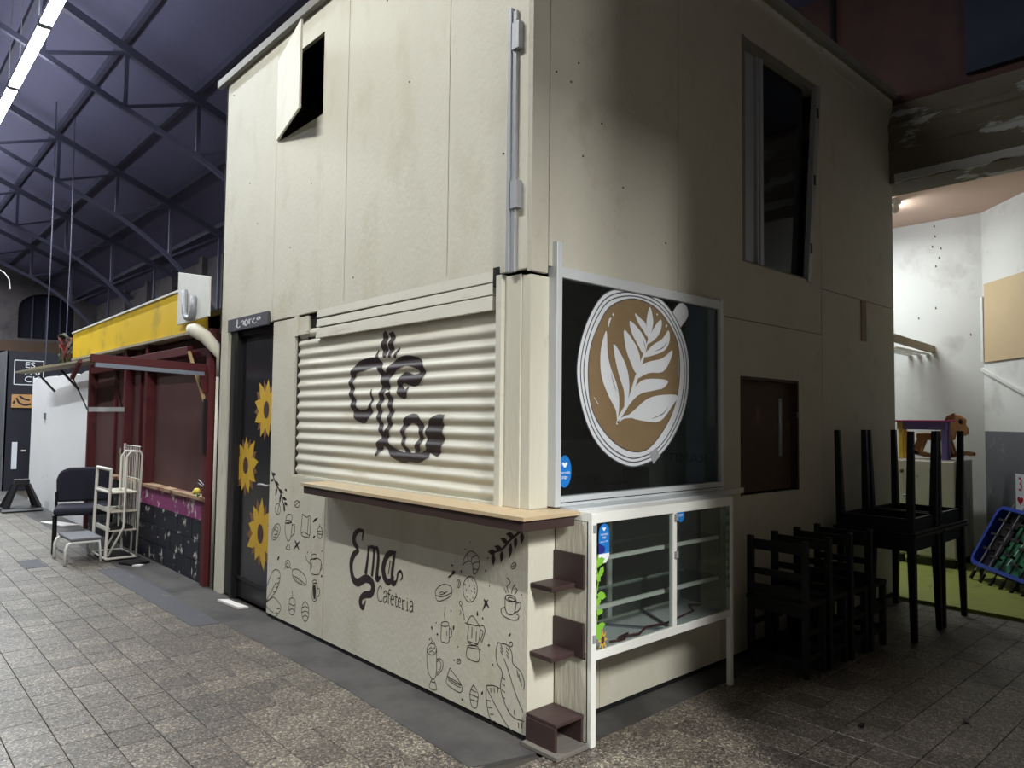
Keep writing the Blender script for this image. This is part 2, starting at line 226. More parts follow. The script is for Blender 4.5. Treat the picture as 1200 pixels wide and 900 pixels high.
# outlines of the painted drawings, in metres on the surface they are painted on
ART = {"logo":[[[1.326,2.088,0.0217],[1.35,2.046,0.0512],[1.352,1.984,0.0561],[1.337,1.924,0.0264]],[[1.273,2.08,0.0429],[1.267,2.034,0.0465],[1.279,1.979,0.0465],[1.289,1.921,0.0186]],[[1.43,1.983,0.0034],[1.439,1.949,0.0231],[1.412,1.911,0.0231]],[[1.189,1.982,0.0031],[1.216,1.947,0.0248],[1.23,1.916,0.0155]],[[1.509,1.732,0.0066],[1.49,1.691,0.0165],[1.499,1.634,0.0238],[1.518,1.582,0.0495],[1.595,1.552,0.0693],[1.676,1.576,0.0595],[1.723,1.647,0.049],[1.746,1.732,0.0468],[1.744,1.804,0.0468],[1.704,1.862,0.0525],[1.586,1.89,0.0594],[1.437,1.899,0.048],[1.384,1.843,0.0448],[1.349,1.791,0.0561],[1.332,1.734,0.0672]],[[1.332,1.728,0.0672],[1.304,1.812,0.0544],[1.245,1.86,0.0558],[1.127,1.893,0.051],[1.013,1.881,0.0522],[0.947,1.841,0.0464],[0.955,1.794,0.048],[1.028,1.772,0.057],[1.128,1.789,0.0527],[1.181,1.747,0.0372],[1.16,1.706,0.0527],[1.113,1.696,0.042],[1.089,1.737,0.006]],[[1.353,1.734,0.048],[1.386,1.656,0.0429],[1.4,1.576,0.0416],[1.375,1.486,0.0384],[1.339,1.414,0.048]],[[1.3,1.705,0.0434],[1.267,1.621,0.0416],[1.274,1.543,0.0403],[1.292,1.476,0.0372],[1.335,1.41,0.0448]],[[1.335,1.408,0.0448],[1.392,1.364,0.0561],[1.407,1.329,0.032],[1.423,1.303,0.0048]],[[1.335,1.408,0.0448],[1.247,1.344,0.0434],[1.147,1.311,0.0527],[1.051,1.313,0.045],[0.959,1.314,0.0464],[0.861,1.348,0.0435]],[[0.996,1.328,0.0261],[0.978,1.366,0.0377],[0.944,1.43,0.0319],[0.936,1.483,0.0348],[0.974,1.529,0.0504],[1.04,1.545,0.045],[1.105,1.512,0.042],[1.128,1.447,0.033],[1.11,1.382,0.029],[1.071,1.335,0.0319],[1.036,1.314,0.0319]],[[0.717,1.567,0.0026],[0.77,1.526,0.0864],[0.8,1.475,0.1404],[0.81,1.413,0.1296],[0.829,1.341,0.0896]]],
"ema":[[[1.536,0.76,0.0042],[1.526,0.8,0.0189],[1.516,0.825,0.0154]],[[1.516,0.825,0.0154],[1.583,0.818,0.0273],[1.629,0.783,0.0352],[1.631,0.739,0.0357],[1.578,0.702,0.0252]],[[1.57,0.698,0.0231],[1.633,0.658,0.0357],[1.663,0.603,0.0368],[1.657,0.545,0.0336],[1.627,0.499,0.0399],[1.57,0.491,0.044],[1.488,0.528,0.0441],[1.42,0.527,0.042],[1.392,0.49,0.04],[1.417,0.446,0.038],[1.484,0.429,0.038],[1.53,0.401,0.0315],[1.537,0.364,0.0336],[1.508,0.344,0.0273],[1.475,0.397,0.0053]],[[1.453,0.74,0.0189],[1.465,0.647,0.022],[1.484,0.557,0.0273]],[[1.457,0.723,0.014],[1.426,0.736,0.0168],[1.391,0.728,0.0252],[1.393,0.658,0.02],[1.408,0.556,0.022]],[[1.393,0.72,0.014],[1.355,0.74,0.02],[1.339,0.68,0.026],[1.349,0.595,0.026],[1.347,0.55,0.034],[1.306,0.57,0.012]],[[1.141,0.746,0.0076],[1.22,0.723,0.0323],[1.263,0.677,0.034],[1.28,0.62,0.036],[1.259,0.568,0.036],[1.214,0.555,0.0323],[1.163,0.597,0.0108]],[[1.204,0.685,0.01],[1.222,0.601,0.0054]],[[1.156,0.74,0.0162],[1.173,0.67,0.0234],[1.183,0.601,0.0247],[1.169,0.555,0.0323],[1.135,0.575,0.0133],[1.118,0.624,0.0133],[1.088,0.638,0.0152],[1.073,0.612,0.009],[1.092,0.584,0.0045]]],
"cafeteria":[[[1.291,0.501],[1.308,0.515],[1.333,0.493],[1.341,0.457],[1.327,0.425],[1.298,0.422],[1.288,0.432]],[[1.272,0.476],[1.256,0.494],[1.239,0.486],[1.237,0.428]],[[1.239,0.465],[1.264,0.456],[1.273,0.435],[1.26,0.423],[1.238,0.438]],[[1.192,0.505],[1.206,0.512],[1.217,0.487],[1.217,0.422]],[[1.23,0.484],[1.197,0.483]],[[1.19,0.458],[1.16,0.461],[1.166,0.48],[1.18,0.48],[1.192,0.457],[1.185,0.428],[1.16,0.428]],[[1.136,0.501],[1.138,0.434],[1.128,0.424],[1.119,0.43]],[[1.15,0.48],[1.118,0.48]],[[1.112,0.459],[1.085,0.46],[1.089,0.478],[1.103,0.479],[1.115,0.457],[1.108,0.428],[1.085,0.427]],[[1.068,0.479],[1.063,0.422]],[[1.065,0.467],[1.051,0.478],[1.041,0.475]],[[1.073,0.421],[1.054,0.422]],[[1.018,0.478],[1.016,0.422]],[[1.026,0.423],[1.007,0.423]],[[1.018,0.495],[1.018,0.49]],[[0.992,0.469],[0.979,0.486],[0.962,0.478],[0.961,0.429],[0.956,0.426]],[[0.962,0.46],[0.982,0.454],[0.993,0.436],[0.984,0.422],[0.962,0.437]]],
"motif":[["painted_bean",[[[2.409,0.912],[2.413,0.901],[2.424,0.891],[2.441,0.885],[2.46,0.883],[2.477,0.886],[2.489,0.894],[2.494,0.904],[2.491,0.915],[2.479,0.925],[2.462,0.931],[2.443,0.933],[2.426,0.93],[2.414,0.922],[2.409,0.912]],[[2.481,0.891],[2.452,0.911],[2.416,0.928]]]],["painted_bean",[[[2.726,0.844],[2.729,0.825],[2.741,0.809],[2.759,0.798],[2.779,0.796],[2.798,0.803],[2.812,0.816],[2.818,0.835],[2.814,0.854],[2.802,0.87],[2.784,0.88],[2.764,0.882],[2.745,0.875],[2.731,0.862],[2.726,0.844]],[[2.782,0.795],[2.765,0.84],[2.747,0.877]]]],["painted_cookie",[[[2.731,0.663],[2.754,0.635],[2.785,0.612],[2.818,0.6],[2.847,0.6],[2.865,0.613],[2.869,0.636],[2.858,0.665],[2.835,0.693],[2.803,0.715],[2.77,0.728],[2.742,0.727],[2.724,0.714],[2.72,0.691],[2.731,0.663]],[[2.763,0.663],[2.793,0.631],[2.828,0.618],[2.847,0.632],[2.839,0.663],[2.809,0.695],[2.774,0.707],[2.755,0.694],[2.763,0.663]],[[2.829,0.681],[2.761,0.672]],[[2.819,0.639],[2.767,0.649]]]],["painted_latte_glass",[[[2.636,0.747],[2.639,0.69],[2.614,0.644],[2.584,0.623],[2.548,0.645],[2.532,0.703],[2.533,0.765],[2.636,0.747]],[[2.533,0.769],[2.548,0.759],[2.585,0.751],[2.623,0.75],[2.64,0.757],[2.624,0.768],[2.587,0.776],[2.549,0.776],[2.533,0.769]],[[2.63,0.764],[2.614,0.808],[2.57,0.821],[2.526,0.815],[2.536,0.774]],[[2.532,0.744],[2.48,0.753],[2.483,0.697],[2.536,0.66]],[[2.584,0.623],[2.589,0.591],[2.619,0.563],[2.549,0.564],[2.564,0.601]]]],["painted_bag",[[[2.364,0.845],[2.374,0.701],[2.282,0.69],[2.246,0.704],[2.241,0.838],[2.298,0.828],[2.364,0.845]],[[2.374,0.701],[2.34,0.719],[2.281,0.709],[2.246,0.704]],[[2.281,0.709],[2.269,0.828]]]],["painted_acorn",[[[2.061,0.749],[2.063,0.73],[2.072,0.715],[2.086,0.705],[2.102,0.703],[2.117,0.709],[2.127,0.722],[2.132,0.74],[2.129,0.759],[2.12,0.774],[2.106,0.784],[2.09,0.786],[2.076,0.78],[2.065,0.766],[2.061,0.749]],[[2.13,0.751],[2.064,0.752]],[[2.123,0.732],[2.065,0.733]],[[2.104,0.786],[2.099,0.801]]]],["painted_coffee_pot",[[[2.231,0.536],[2.215,0.451],[2.148,0.446],[2.088,0.467],[2.07,0.55],[2.142,0.56],[2.231,0.536]],[[2.126,0.574],[2.138,0.559],[2.17,0.549],[2.202,0.55],[2.215,0.561],[2.203,0.576],[2.171,0.586],[2.14,0.585],[2.126,0.574]],[[2.23,0.506],[2.283,0.531],[2.296,0.556]],[[2.069,0.537],[2.052,0.514],[2.078,0.484]],[[2.202,0.517],[2.2,0.48]],[[2.276,0.575],[2.263,0.59]],[[2.219,0.581],[2.214,0.595]],[[2.068,0.615],[2.047,0.629]]]],["painted_rose",[[[2.537,0.459],[2.546,0.44],[2.571,0.426],[2.601,0.425],[2.621,0.436],[2.622,0.455],[2.604,0.473],[2.575,0.481],[2.548,0.475],[2.537,0.459]],[[2.565,0.45],[2.572,0.44],[2.591,0.434],[2.606,0.439],[2.607,0.45],[2.592,0.459],[2.574,0.459],[2.565,0.45]],[[2.542,0.437],[2.517,0.425]],[[2.617,0.426],[2.629,0.407]]]],["painted_bread",[[[2.507,0.413],[2.477,0.431],[2.402,0.438],[2.306,0.413],[2.274,0.372],[2.302,0.346],[2.396,0.345],[2.482,0.364],[2.507,0.413]],[[2.49,0.384],[2.398,0.376],[2.297,0.353]],[[2.474,0.374],[2.458,0.357]],[[2.443,0.376],[2.427,0.354]],[[2.404,0.372],[2.391,0.35]],[[2.362,0.368],[2.349,0.346]]]],["painted_mug",[[[2.178,0.378],[2.184,0.272],[2.128,0.275],[2.117,0.386],[2.178,0.378]],[[2.12,0.401],[2.13,0.391],[2.153,0.384],[2.177,0.383],[2.187,0.39],[2.177,0.4],[2.154,0.407],[2.13,0.408],[2.12,0.401]],[[2.115,0.358],[2.082,0.359],[2.086,0.311],[2.121,0.302]]]],["painted_candle_cup",[[[2.535,0.203],[2.536,0.114],[2.489,0.1],[2.451,0.124],[2.443,0.207],[2.493,0.222],[2.535,0.203]],[[2.496,0.273],[2.487,0.233]],[[2.533,0.173],[2.477,0.168],[2.448,0.182]],[[2.536,0.121],[2.488,0.144],[2.445,0.125]]]],["painted_pastry",[[[2.23,0.175],[2.233,0.145],[2.247,0.118],[2.268,0.1],[2.292,0.095],[2.315,0.104],[2.331,0.124],[2.339,0.153],[2.335,0.184],[2.321,0.211],[2.299,0.229],[2.275,0.233],[2.253,0.224],[2.236,0.204],[2.23,0.175]],[[2.334,0.181],[2.286,0.2],[2.236,0.196]],[[2.335,0.147],[2.284,0.168],[2.232,0.165]],[[2.325,0.116],[2.282,0.138],[2.239,0.132]]]],["painted_banana_leaf",[[[2.93,0.231],[2.842,0.347],[2.77,0.382],[2.704,0.367],[2.713,0.297],[2.773,0.216],[2.896,0.124],[2.949,0.099]],[[2.936,0.113],[2.85,0.202],[2.765,0.288]],[[2.713,0.297],[2.751,0.279]],[[2.736,0.258],[2.775,0.247]],[[2.78,0.214],[2.813,0.206]],[[2.702,0.335],[2.74,0.321]]]],["painted_banana_leaf",[[[2.963,0.101],[2.863,0.142],[2.79,0.167],[2.676,0.124],[2.718,0.062],[2.82,0.001],[2.942,-0.021]],[[2.948,0.082],[2.857,0.057],[2.797,0.054]],[[2.694,0.103],[2.74,0.094]],[[2.724,0.062],[2.764,0.061]],[[2.82,0.001],[2.835,0.015]]]],["painted_croissant",[[[0.506,0.765],[0.498,0.795],[0.463,0.838],[0.43,0.849],[0.391,0.839],[0.37,0.814],[0.371,0.772],[0.4,0.734],[0.416,0.734],[0.422,0.778],[0.44,0.795],[0.473,0.788],[0.506,0.765]],[[0.463,0.838],[0.464,0.807],[0.453,0.792]],[[0.391,0.835],[0.429,0.815],[0.438,0.794]],[[0.37,0.803],[0.407,0.793],[0.424,0.781]],[[0.419,0.758],[0.379,0.763]]]],["painted_bean",[[[0.089,0.821],[0.099,0.812],[0.11,0.807],[0.119,0.809],[0.122,0.817],[0.118,0.827],[0.108,0.836],[0.097,0.841],[0.088,0.839],[0.085,0.831],[0.089,0.821]],[[0.116,0.816],[0.091,0.833]]]],["painted_bean",[[[0.523,0.664],[0.526,0.651],[0.533,0.642],[0.542,0.641],[0.55,0.647],[0.553,0.659],[0.551,0.672],[0.543,0.681],[0.534,0.682],[0.527,0.676],[0.523,0.664]],[[0.54,0.647],[0.534,0.676]]]],["painted_burger",[[[0.741,0.561],[0.744,0.586],[0.709,0.618],[0.661,0.637],[0.605,0.634],[0.595,0.606],[0.618,0.576],[0.689,0.542],[0.731,0.537],[0.741,0.561],[0.701,0.562],[0.653,0.576],[0.597,0.604]],[[0.708,0.58],[0.684,0.593],[0.663,0.59],[0.636,0.603]],[[0.704,0.573],[0.678,0.58],[0.656,0.589]]]],["painted_cookie",[[[0.381,0.66],[0.384,0.637],[0.394,0.615],[0.409,0.597],[0.428,0.586],[0.449,0.582],[0.468,0.586],[0.485,0.598],[0.496,0.616],[0.5,0.639],[0.497,0.663],[0.487,0.685],[0.471,0.702],[0.452,0.714],[0.431,0.717],[0.412,0.712],[0.396,0.7],[0.385,0.682],[0.381,0.66]],[[0.46,0.696],[0.454,0.687]],[[0.427,0.705],[0.421,0.696]],[[0.487,0.67],[0.481,0.662]],[[0.448,0.67],[0.442,0.662]],[[0.41,0.68],[0.404,0.672]],[[0.475,0.645],[0.47,0.636]],[[0.431,0.646],[0.425,0.637]],[[0.403,0.644],[0.398,0.635]],[[0.469,0.611],[0.463,0.602]],[[0.441,0.599],[0.435,0.59]],[[0.419,0.613],[0.414,0.605]],[[0.404,0.664],[0.398,0.656]]]],["painted_spoon",[[[0.53,0.565],[0.519,0.575],[0.506,0.562],[0.513,0.546],[0.501,0.528],[0.487,0.496],[0.486,0.479]],[[0.524,0.524],[0.514,0.512],[0.528,0.499]],[[0.53,0.565],[0.526,0.551],[0.513,0.546]]]],["painted_coffee_cup",[[[0.164,0.661],[0.161,0.599],[0.138,0.58],[0.104,0.588],[0.089,0.61],[0.081,0.66]],[[0.084,0.659],[0.091,0.652],[0.104,0.647],[0.121,0.645],[0.138,0.645],[0.152,0.649],[0.161,0.656],[0.161,0.663],[0.154,0.67],[0.14,0.675],[0.123,0.677],[0.106,0.676],[0.092,0.672],[0.084,0.666],[0.084,0.659]],[[0.092,0.656],[0.099,0.652],[0.113,0.65],[0.129,0.651],[0.14,0.654],[0.143,0.659],[0.136,0.664],[0.121,0.666],[0.106,0.665],[0.094,0.661],[0.092,0.656]],[[0.08,0.644],[0.053,0.656],[0.048,0.638],[0.071,0.607],[0.09,0.6]],[[0.162,0.609],[0.193,0.597],[0.183,0.569],[0.123,0.558],[0.07,0.568],[0.06,0.587],[0.085,0.595]],[[0.137,0.685],[0.151,0.715],[0.126,0.739],[0.151,0.758]],[[0.116,0.686],[0.108,0.716],[0.088,0.736]],[[0.096,0.686],[0.073,0.71],[0.087,0.72]],[[0.155,0.679],[0.17,0.705]]]],["painted_mug",[[[0.685,0.413],[0.686,0.328],[0.662,0.324],[0.617,0.335],[0.614,0.422]],[[0.617,0.431],[0.623,0.421],[0.641,0.413],[0.663,0.408],[0.681,0.409],[0.688,0.416],[0.681,0.425],[0.663,0.434],[0.641,0.439],[0.624,0.438],[0.617,0.431]],[[0.613,0.407],[0.593,0.408],[0.595,0.367],[0.615,0.358]],[[0.653,0.445],[0.659,0.474],[0.652,0.514]],[[0.636,0.387],[0.635,0.364]]]],["painted_moka_pot",[[[0.482,0.467],[0.45,0.457],[0.453,0.374],[0.374,0.379],[0.354,0.467],[0.385,0.471],[0.467,0.465]],[[0.467,0.465],[0.421,0.515],[0.354,0.471]],[[0.453,0.355],[0.461,0.294],[0.365,0.293],[0.369,0.364],[0.453,0.355]],[[0.45,0.347],[0.369,0.356]],[[0.449,0.377],[0.369,0.379]],[[0.351,0.479],[0.326,0.483],[0.314,0.465],[0.327,0.426],[0.342,0.395],[0.347,0.407],[0.33,0.454],[0.35,0.459]],[[0.42,0.457],[0.421,0.398]],[[0.384,0.442],[0.386,0.391]]]],["painted_latte_glass",[[[0.814,0.253],[0.815,0.19],[0.802,0.131],[0.761,0.099],[0.735,0.113],[0.723,0.159],[0.726,0.274]],[[0.726,0.27],[0.73,0.255],[0.742,0.241],[0.759,0.231],[0.778,0.227],[0.796,0.228],[0.809,0.236],[0.814,0.249],[0.81,0.263],[0.798,0.277],[0.78,0.287],[0.761,0.292],[0.743,0.29],[0.731,0.282],[0.726,0.27]],[[0.799,0.249],[0.779,0.269],[0.759,0.262],[0.739,0.279]],[[0.792,0.239],[0.765,0.253],[0.745,0.246]],[[0.725,0.214],[0.692,0.228],[0.665,0.212],[0.674,0.171],[0.72,0.13]],[[0.724,0.203],[0.696,0.214],[0.682,0.2],[0.692,0.167],[0.719,0.144]],[[0.761,0.099],[0.774,0.083],[0.789,0.048],[0.759,0.041],[0.72,0.052],[0.729,0.08],[0.74,0.096]],[[0.774,0.082],[0.734,0.086]],[[0.78,0.293],[0.767,0.307],[0.781,0.324]],[[0.742,0.294],[0.751,0.307]]]],["painted_bean",[[[0.511,0.258],[0.514,0.249],[0.522,0.242],[0.533,0.24],[0.541,0.243],[0.545,0.25],[0.542,0.258],[0.533,0.265],[0.523,0.268],[0.514,0.265],[0.511,0.258]],[[0.537,0.248],[0.518,0.262]]]],["painted_bean",[[[0.104,0.442],[0.106,0.435],[0.113,0.429],[0.121,0.427],[0.128,0.429],[0.131,0.436],[0.128,0.443],[0.122,0.449],[0.113,0.451],[0.107,0.448],[0.104,0.442]]]],["painted_cake_slice",[[[0.603,0.199],[0.625,0.15],[0.626,0.108],[0.513,0.094],[0.503,0.138],[0.603,0.199]],[[0.62,0.144],[0.559,0.134],[0.505,0.133]],[[0.619,0.133],[0.559,0.123],[0.508,0.122]],[[0.622,0.151],[0.506,0.139]]]],["painted_cupcake",[[[0.402,0.165],[0.419,0.142],[0.431,0.11],[0.426,0.079],[0.411,0.05],[0.376,0.055],[0.366,0.096],[0.364,0.129],[0.388,0.155],[0.402,0.165]],[[0.42,0.136],[0.378,0.133]],[[0.429,0.11],[0.366,0.111]],[[0.426,0.084],[0.368,0.09]],[[0.402,0.165],[0.395,0.156]]]],["painted_banana_leaf",[[[0.214,0.425],[0.141,0.428],[0.109,0.396],[0.102,0.35],[0.047,0.326],[0.02,0.286],[0.022,0.245]],[[0.214,0.425],[0.228,0.378],[0.218,0.324],[0.179,0.285],[0.191,0.212],[0.16,0.145],[0.104,0.096],[0.019,0.095]],[[0.168,0.358],[0.129,0.298],[0.086,0.22],[0.024,0.136]],[[0.194,0.421],[0.178,0.4]],[[0.194,0.406],[0.178,0.385]],[[0.194,0.39],[0.177,0.37]],[[0.152,0.417],[0.13,0.401]],[[0.151,0.4],[0.13,0.384]],[[0.151,0.382],[0.13,0.367]],[[0.181,0.264],[0.157,0.256]],[[0.18,0.232],[0.157,0.225]],[[0.18,0.201],[0.156,0.194]],[[0.179,0.17],[0.156,0.163]],[[0.072,0.326],[0.062,0.292]],[[0.058,0.31],[0.049,0.275]],[[0.043,0.293],[0.037,0.258]],[[0.126,0.144],[0.128,0.113]],[[0.09,0.131],[0.086,0.105]],[[0.058,0.079],[0.055,0.053]],[[0.033,0.087],[0.033,0.057]]]],["painted_banana_leaf",[[[0.297,0.19],[0.301,0.132],[0.279,0.053],[0.239,0.003],[0.195,-0.029]],[[0.297,0.19],[0.245,0.204],[0.195,0.203]],[[0.292,0.172],[0.221,0.106],[0.124,0.032],[0.022,-0.01]],[[0.296,0.116],[0.267,0.122]],[[0.282,0.086],[0.253,0.092]],[[0.268,0.056],[0.24,0.063]],[[0.254,0.026],[0.226,0.033]],[[0.241,-0.003],[0.213,0.004]],[[0.266,0.188],[0.263,0.164]],[[0.239,0.195],[0.236,0.172]],[[0.212,0.203],[0.209,0.179]],[[0.186,-0.016],[0.178,-0.03]],[[0.155,-0.012],[0.146,-0.027]],[[0.123,-0.009],[0.115,-0.023]],[[0.092,-0.006],[0.084,-0.02]]]]],
"fill":[["painted_twig",[[[2.896,1.116,0.0147],[2.817,1.031,0.0147],[2.73,0.965,0.0141],[2.647,0.837,0.0112]],[[2.889,1.099,0.0037],[2.871,1.099,0.0207],[2.854,1.099,0.0258],[2.821,1.1,0.0024]],[[2.859,1.057,0.0037],[2.872,1.054,0.0216],[2.886,1.051,0.0264],[2.913,1.046,0.0024]],[[2.834,1.044,0.0036],[2.815,1.039,0.0216],[2.795,1.034,0.0264],[2.756,1.023,0.0023]],[[2.795,1.003,0.0035],[2.8,0.986,0.0207],[2.806,0.97,0.0264],[2.817,0.936,0.0024]],[[2.764,0.991,0.0035],[2.743,0.985,0.0202],[2.722,0.979,0.0259],[2.681,0.966,0.0023]],[[2.729,0.958,0.0035],[2.732,0.939,0.0207],[2.735,0.919,0.0253],[2.741,0.881,0.0023]],[[2.695,0.932,0.0035],[2.676,0.93,0.0202],[2.658,0.928,0.0253],[2.621,0.925,0.0023]],[[2.664,0.899,0.0035],[2.649,0.895,0.0202],[2.635,0.892,0.0258],[2.605,0.884,0.0023]],[[2.664,0.892,0.0035],[2.663,0.876,0.0202],[2.662,0.861,0.0259],[2.66,0.829,0.0023]]]],["painted_flecks",[[[2.66,0.999,0.0035],[2.65,0.997,0.0166],[2.639,0.995,0.0207],[2.618,0.991,0.0022]],[[2.202,0.806,0.0031],[2.184,0.815,0.0148],[2.165,0.825,0.018],[2.129,0.843,0.0021]],[[2.194,0.693,0.0031],[2.186,0.698,0.0148],[2.177,0.704,0.0185],[2.161,0.714,0.0021]],[[2.755,0.458,0.0035],[2.746,0.466,0.0169],[2.736,0.475,0.0207],[2.718,0.491,0.0023]],[[2.065,0.444,0.0029],[2.06,0.448,0.0144],[2.054,0.451,0.0171],[2.044,0.458,0.002]],[[2.161,0.372,0.0031],[2.159,0.349,0.0144],[2.158,0.327,0.018],[2.156,0.281,0.0021]],[[2.144,0.375,0.0031],[2.143,0.352,0.0148],[2.142,0.33,0.0185],[2.139,0.284,0.002]],[[2.161,0.372,0.0287],[2.156,0.327,0.0369],[2.15,0.278,0.0273]]]],["painted_butterfly",[[[2.473,0.643,0.0064],[2.442,0.617,0.0194],[2.403,0.582,0.0086]],[[2.395,0.644,0.0064],[2.441,0.611,0.0176],[2.494,0.572,0.0044]]]],["painted_twig",[[[0.016,1.029,0.015],[0.072,0.987,0.0135],[0.13,0.948,0.0128],[0.199,0.889,0.0108],[0.29,0.863,0.0051]],[[0.054,1.006,0.0013],[0.068,1.006,0.0204],[0.083,1.006,0.0255],[0.113,1.007,0.0008]],[[0.101,0.971,0.0013],[0.117,0.971,0.0218],[0.132,0.972,0.0289],[0.164,0.973,0.0009]],[[0.144,0.929,0.0011],[0.159,0.933,0.0218],[0.174,0.938,0.0289],[0.205,0.946,0.0008]],[[0.188,0.89,0.0012],[0.204,0.893,0.0231],[0.219,0.895,0.0289],[0.25,0.9,0.0009]],[[0.239,0.87,0.0013],[0.254,0.869,0.0231],[0.27,0.867,0.0289],[0.301,0.865,0.0009]],[[0.044,0.997,0.0012],[0.045,0.982,0.0231],[0.046,0.966,0.0272],[0.048,0.936,0.0009]],[[0.086,0.966,0.0011],[0.089,0.952,0.0231],[0.091,0.937,0.0272],[0.095,0.908,0.0009]],[[0.125,0.935,0.0012],[0.127,0.915,0.0218],[0.129,0.895,0.0272],[0.133,0.856,0.0009]],[[0.188,0.887,0.0013],[0.191,0.871,0.0218],[0.193,0.855,0.0272],[0.197,0.824,0.0009]],[[0.257,0.864,0.0013],[0.257,0.848,0.0231],[0.257,0.831,0.0289],[0.256,0.799,0.0009]]]],["painted_flecks",[[[0.61,0.749,0.0014],[0.604,0.75,0.0096],[0.597,0.75,0.0108],[0.584,0.75,0.0009]],[[0.522,0.738,0.0014],[0.52,0.734,0.0086],[0.518,0.729,0.0108],[0.514,0.72,0.0009]],[[0.316,0.773,0.0013],[0.315,0.769,0.0082],[0.315,0.765,0.0108],[0.314,0.757,0.0009]],[[0.306,0.833,0.0013],[0.303,0.833,0.0086],[0.3,0.833,0.0108],[0.294,0.832,0.0009]],[[0.604,0.511,0.0014],[0.603,0.508,0.0091],[0.601,0.505,0.0114],[0.597,0.499,0.001]],[[0.448,0.896,0.0014],[0.446,0.896,0.0086],[0.444,0.896,0.0108],[0.44,0.896,0.0009]],[[0.491,0.852,0.0014],[0.489,0.852,0.0091],[0.486,0.852,0.0114],[0.48,0.852,0.0009]],[[0.287,0.695,0.0013],[0.286,0.694,0.0082],[0.284,0.694,0.0102],[0.281,0.693,0.0008]],[[0.046,0.694,0.0012],[0.044,0.694,0.0077],[0.043,0.693,0.0096],[0.039,0.692,0.0008]],[[0.336,0.527,0.0012],[0.335,0.523,0.0082],[0.333,0.52,0.0102],[0.33,0.512,0.0009]],[[0.734,0.416,0.0014],[0.733,0.415,0.0091],[0.732,0.413,0.0114],[0.729,0.41,0.0009]],[[0.773,0.388,0.0015],[0.772,0.382,0.0091],[0.771,0.377,0.0126],[0.768,0.366,0.0011]],[[0.629,0.68,0.0086],[0.592,0.705,0.0095],[0.586,0.714,0.0228],[0.568,0.719,0.009]]]],["painted_butterfly",[[[0.328,0.62,0.0027],[0.312,0.605,0.018],[0.285,0.582,0.0034]],[[0.294,0.623,0.0026],[0.312,0.6,0.0144],[0.337,0.558,0.0017]]]],["painted_flecks",[[[0.134,0.473,0.0013],[0.13,0.478,0.0088],[0.126,0.483,0.0104],[0.119,0.494,0.0009]],[[0.338,0.132,0.0014],[0.334,0.138,0.0094],[0.331,0.143,0.0123],[0.324,0.154,0.001]],[[0.292,0.393,0.0014],[0.288,0.394,0.0099],[0.283,0.395,0.0123],[0.275,0.397,0.0009]],[[0.578,0.407,0.0014],[0.577,0.414,0.0104],[0.575,0.422,0.013],[0.572,0.436,0.001]],[[0.355,0.362,0.0014],[0.353,0.36,0.0099],[0.352,0.357,0.0123],[0.348,0.353,0.0009]],[[0.499,0.061,0.0014],[0.495,0.063,0.0104],[0.492,0.064,0.0124],[0.485,0.067,0.001]],[[0.728,0.351,0.0015],[0.724,0.352,0.0104],[0.719,0.353,0.013],[0.71,0.355,0.001]],[[0.539,0.33,0.0015],[0.537,0.329,0.0099],[0.536,0.329,0.013],[0.532,0.329,0.001]],[[0.257,0.306,0.0014],[0.255,0.306,0.0094],[0.252,0.306,0.0117],[0.246,0.307,0.0009]],[[0.377,0.521,0.0015],[0.377,0.528,0.0099],[0.377,0.535,0.0117],[0.377,0.55,0.001]],[[0.572,0.249,0.0015],[0.569,0.249,0.0099],[0.567,0.25,0.0123],[0.562,0.251,0.001]],[[0.776,0.384,0.0017],[0.774,0.38,0.0109],[0.772,0.377,0.0137],[0.769,0.37,0.0011]],[[0.794,0.313,0.0017],[0.792,0.312,0.0114],[0.79,0.31,0.0143],[0.786,0.307,0.0011]]]]],
"cup":{"outer":[[0.727,2.29],[0.552,2.236],[0.441,2.124],[0.362,1.972],[0.328,1.802],[0.365,1.625],[0.447,1.47],[0.577,1.359],[0.753,1.294],[0.897,1.299],[1.047,1.347],[1.183,1.452],[1.3,1.617],[1.348,1.814],[1.324,1.995],[1.229,2.14],[1.09,2.249],[0.914,2.294]],
"brown":[[0.748,2.228],[0.59,2.165],[0.497,2.056],[0.434,1.929],[0.417,1.783],[0.446,1.615],[0.539,1.494],[0.673,1.407],[0.813,1.372],[0.939,1.389],[1.069,1.48],[1.182,1.615],[1.241,1.781],[1.24,1.961],[1.182,2.08],[1.045,2.189],[0.893,2.232]],
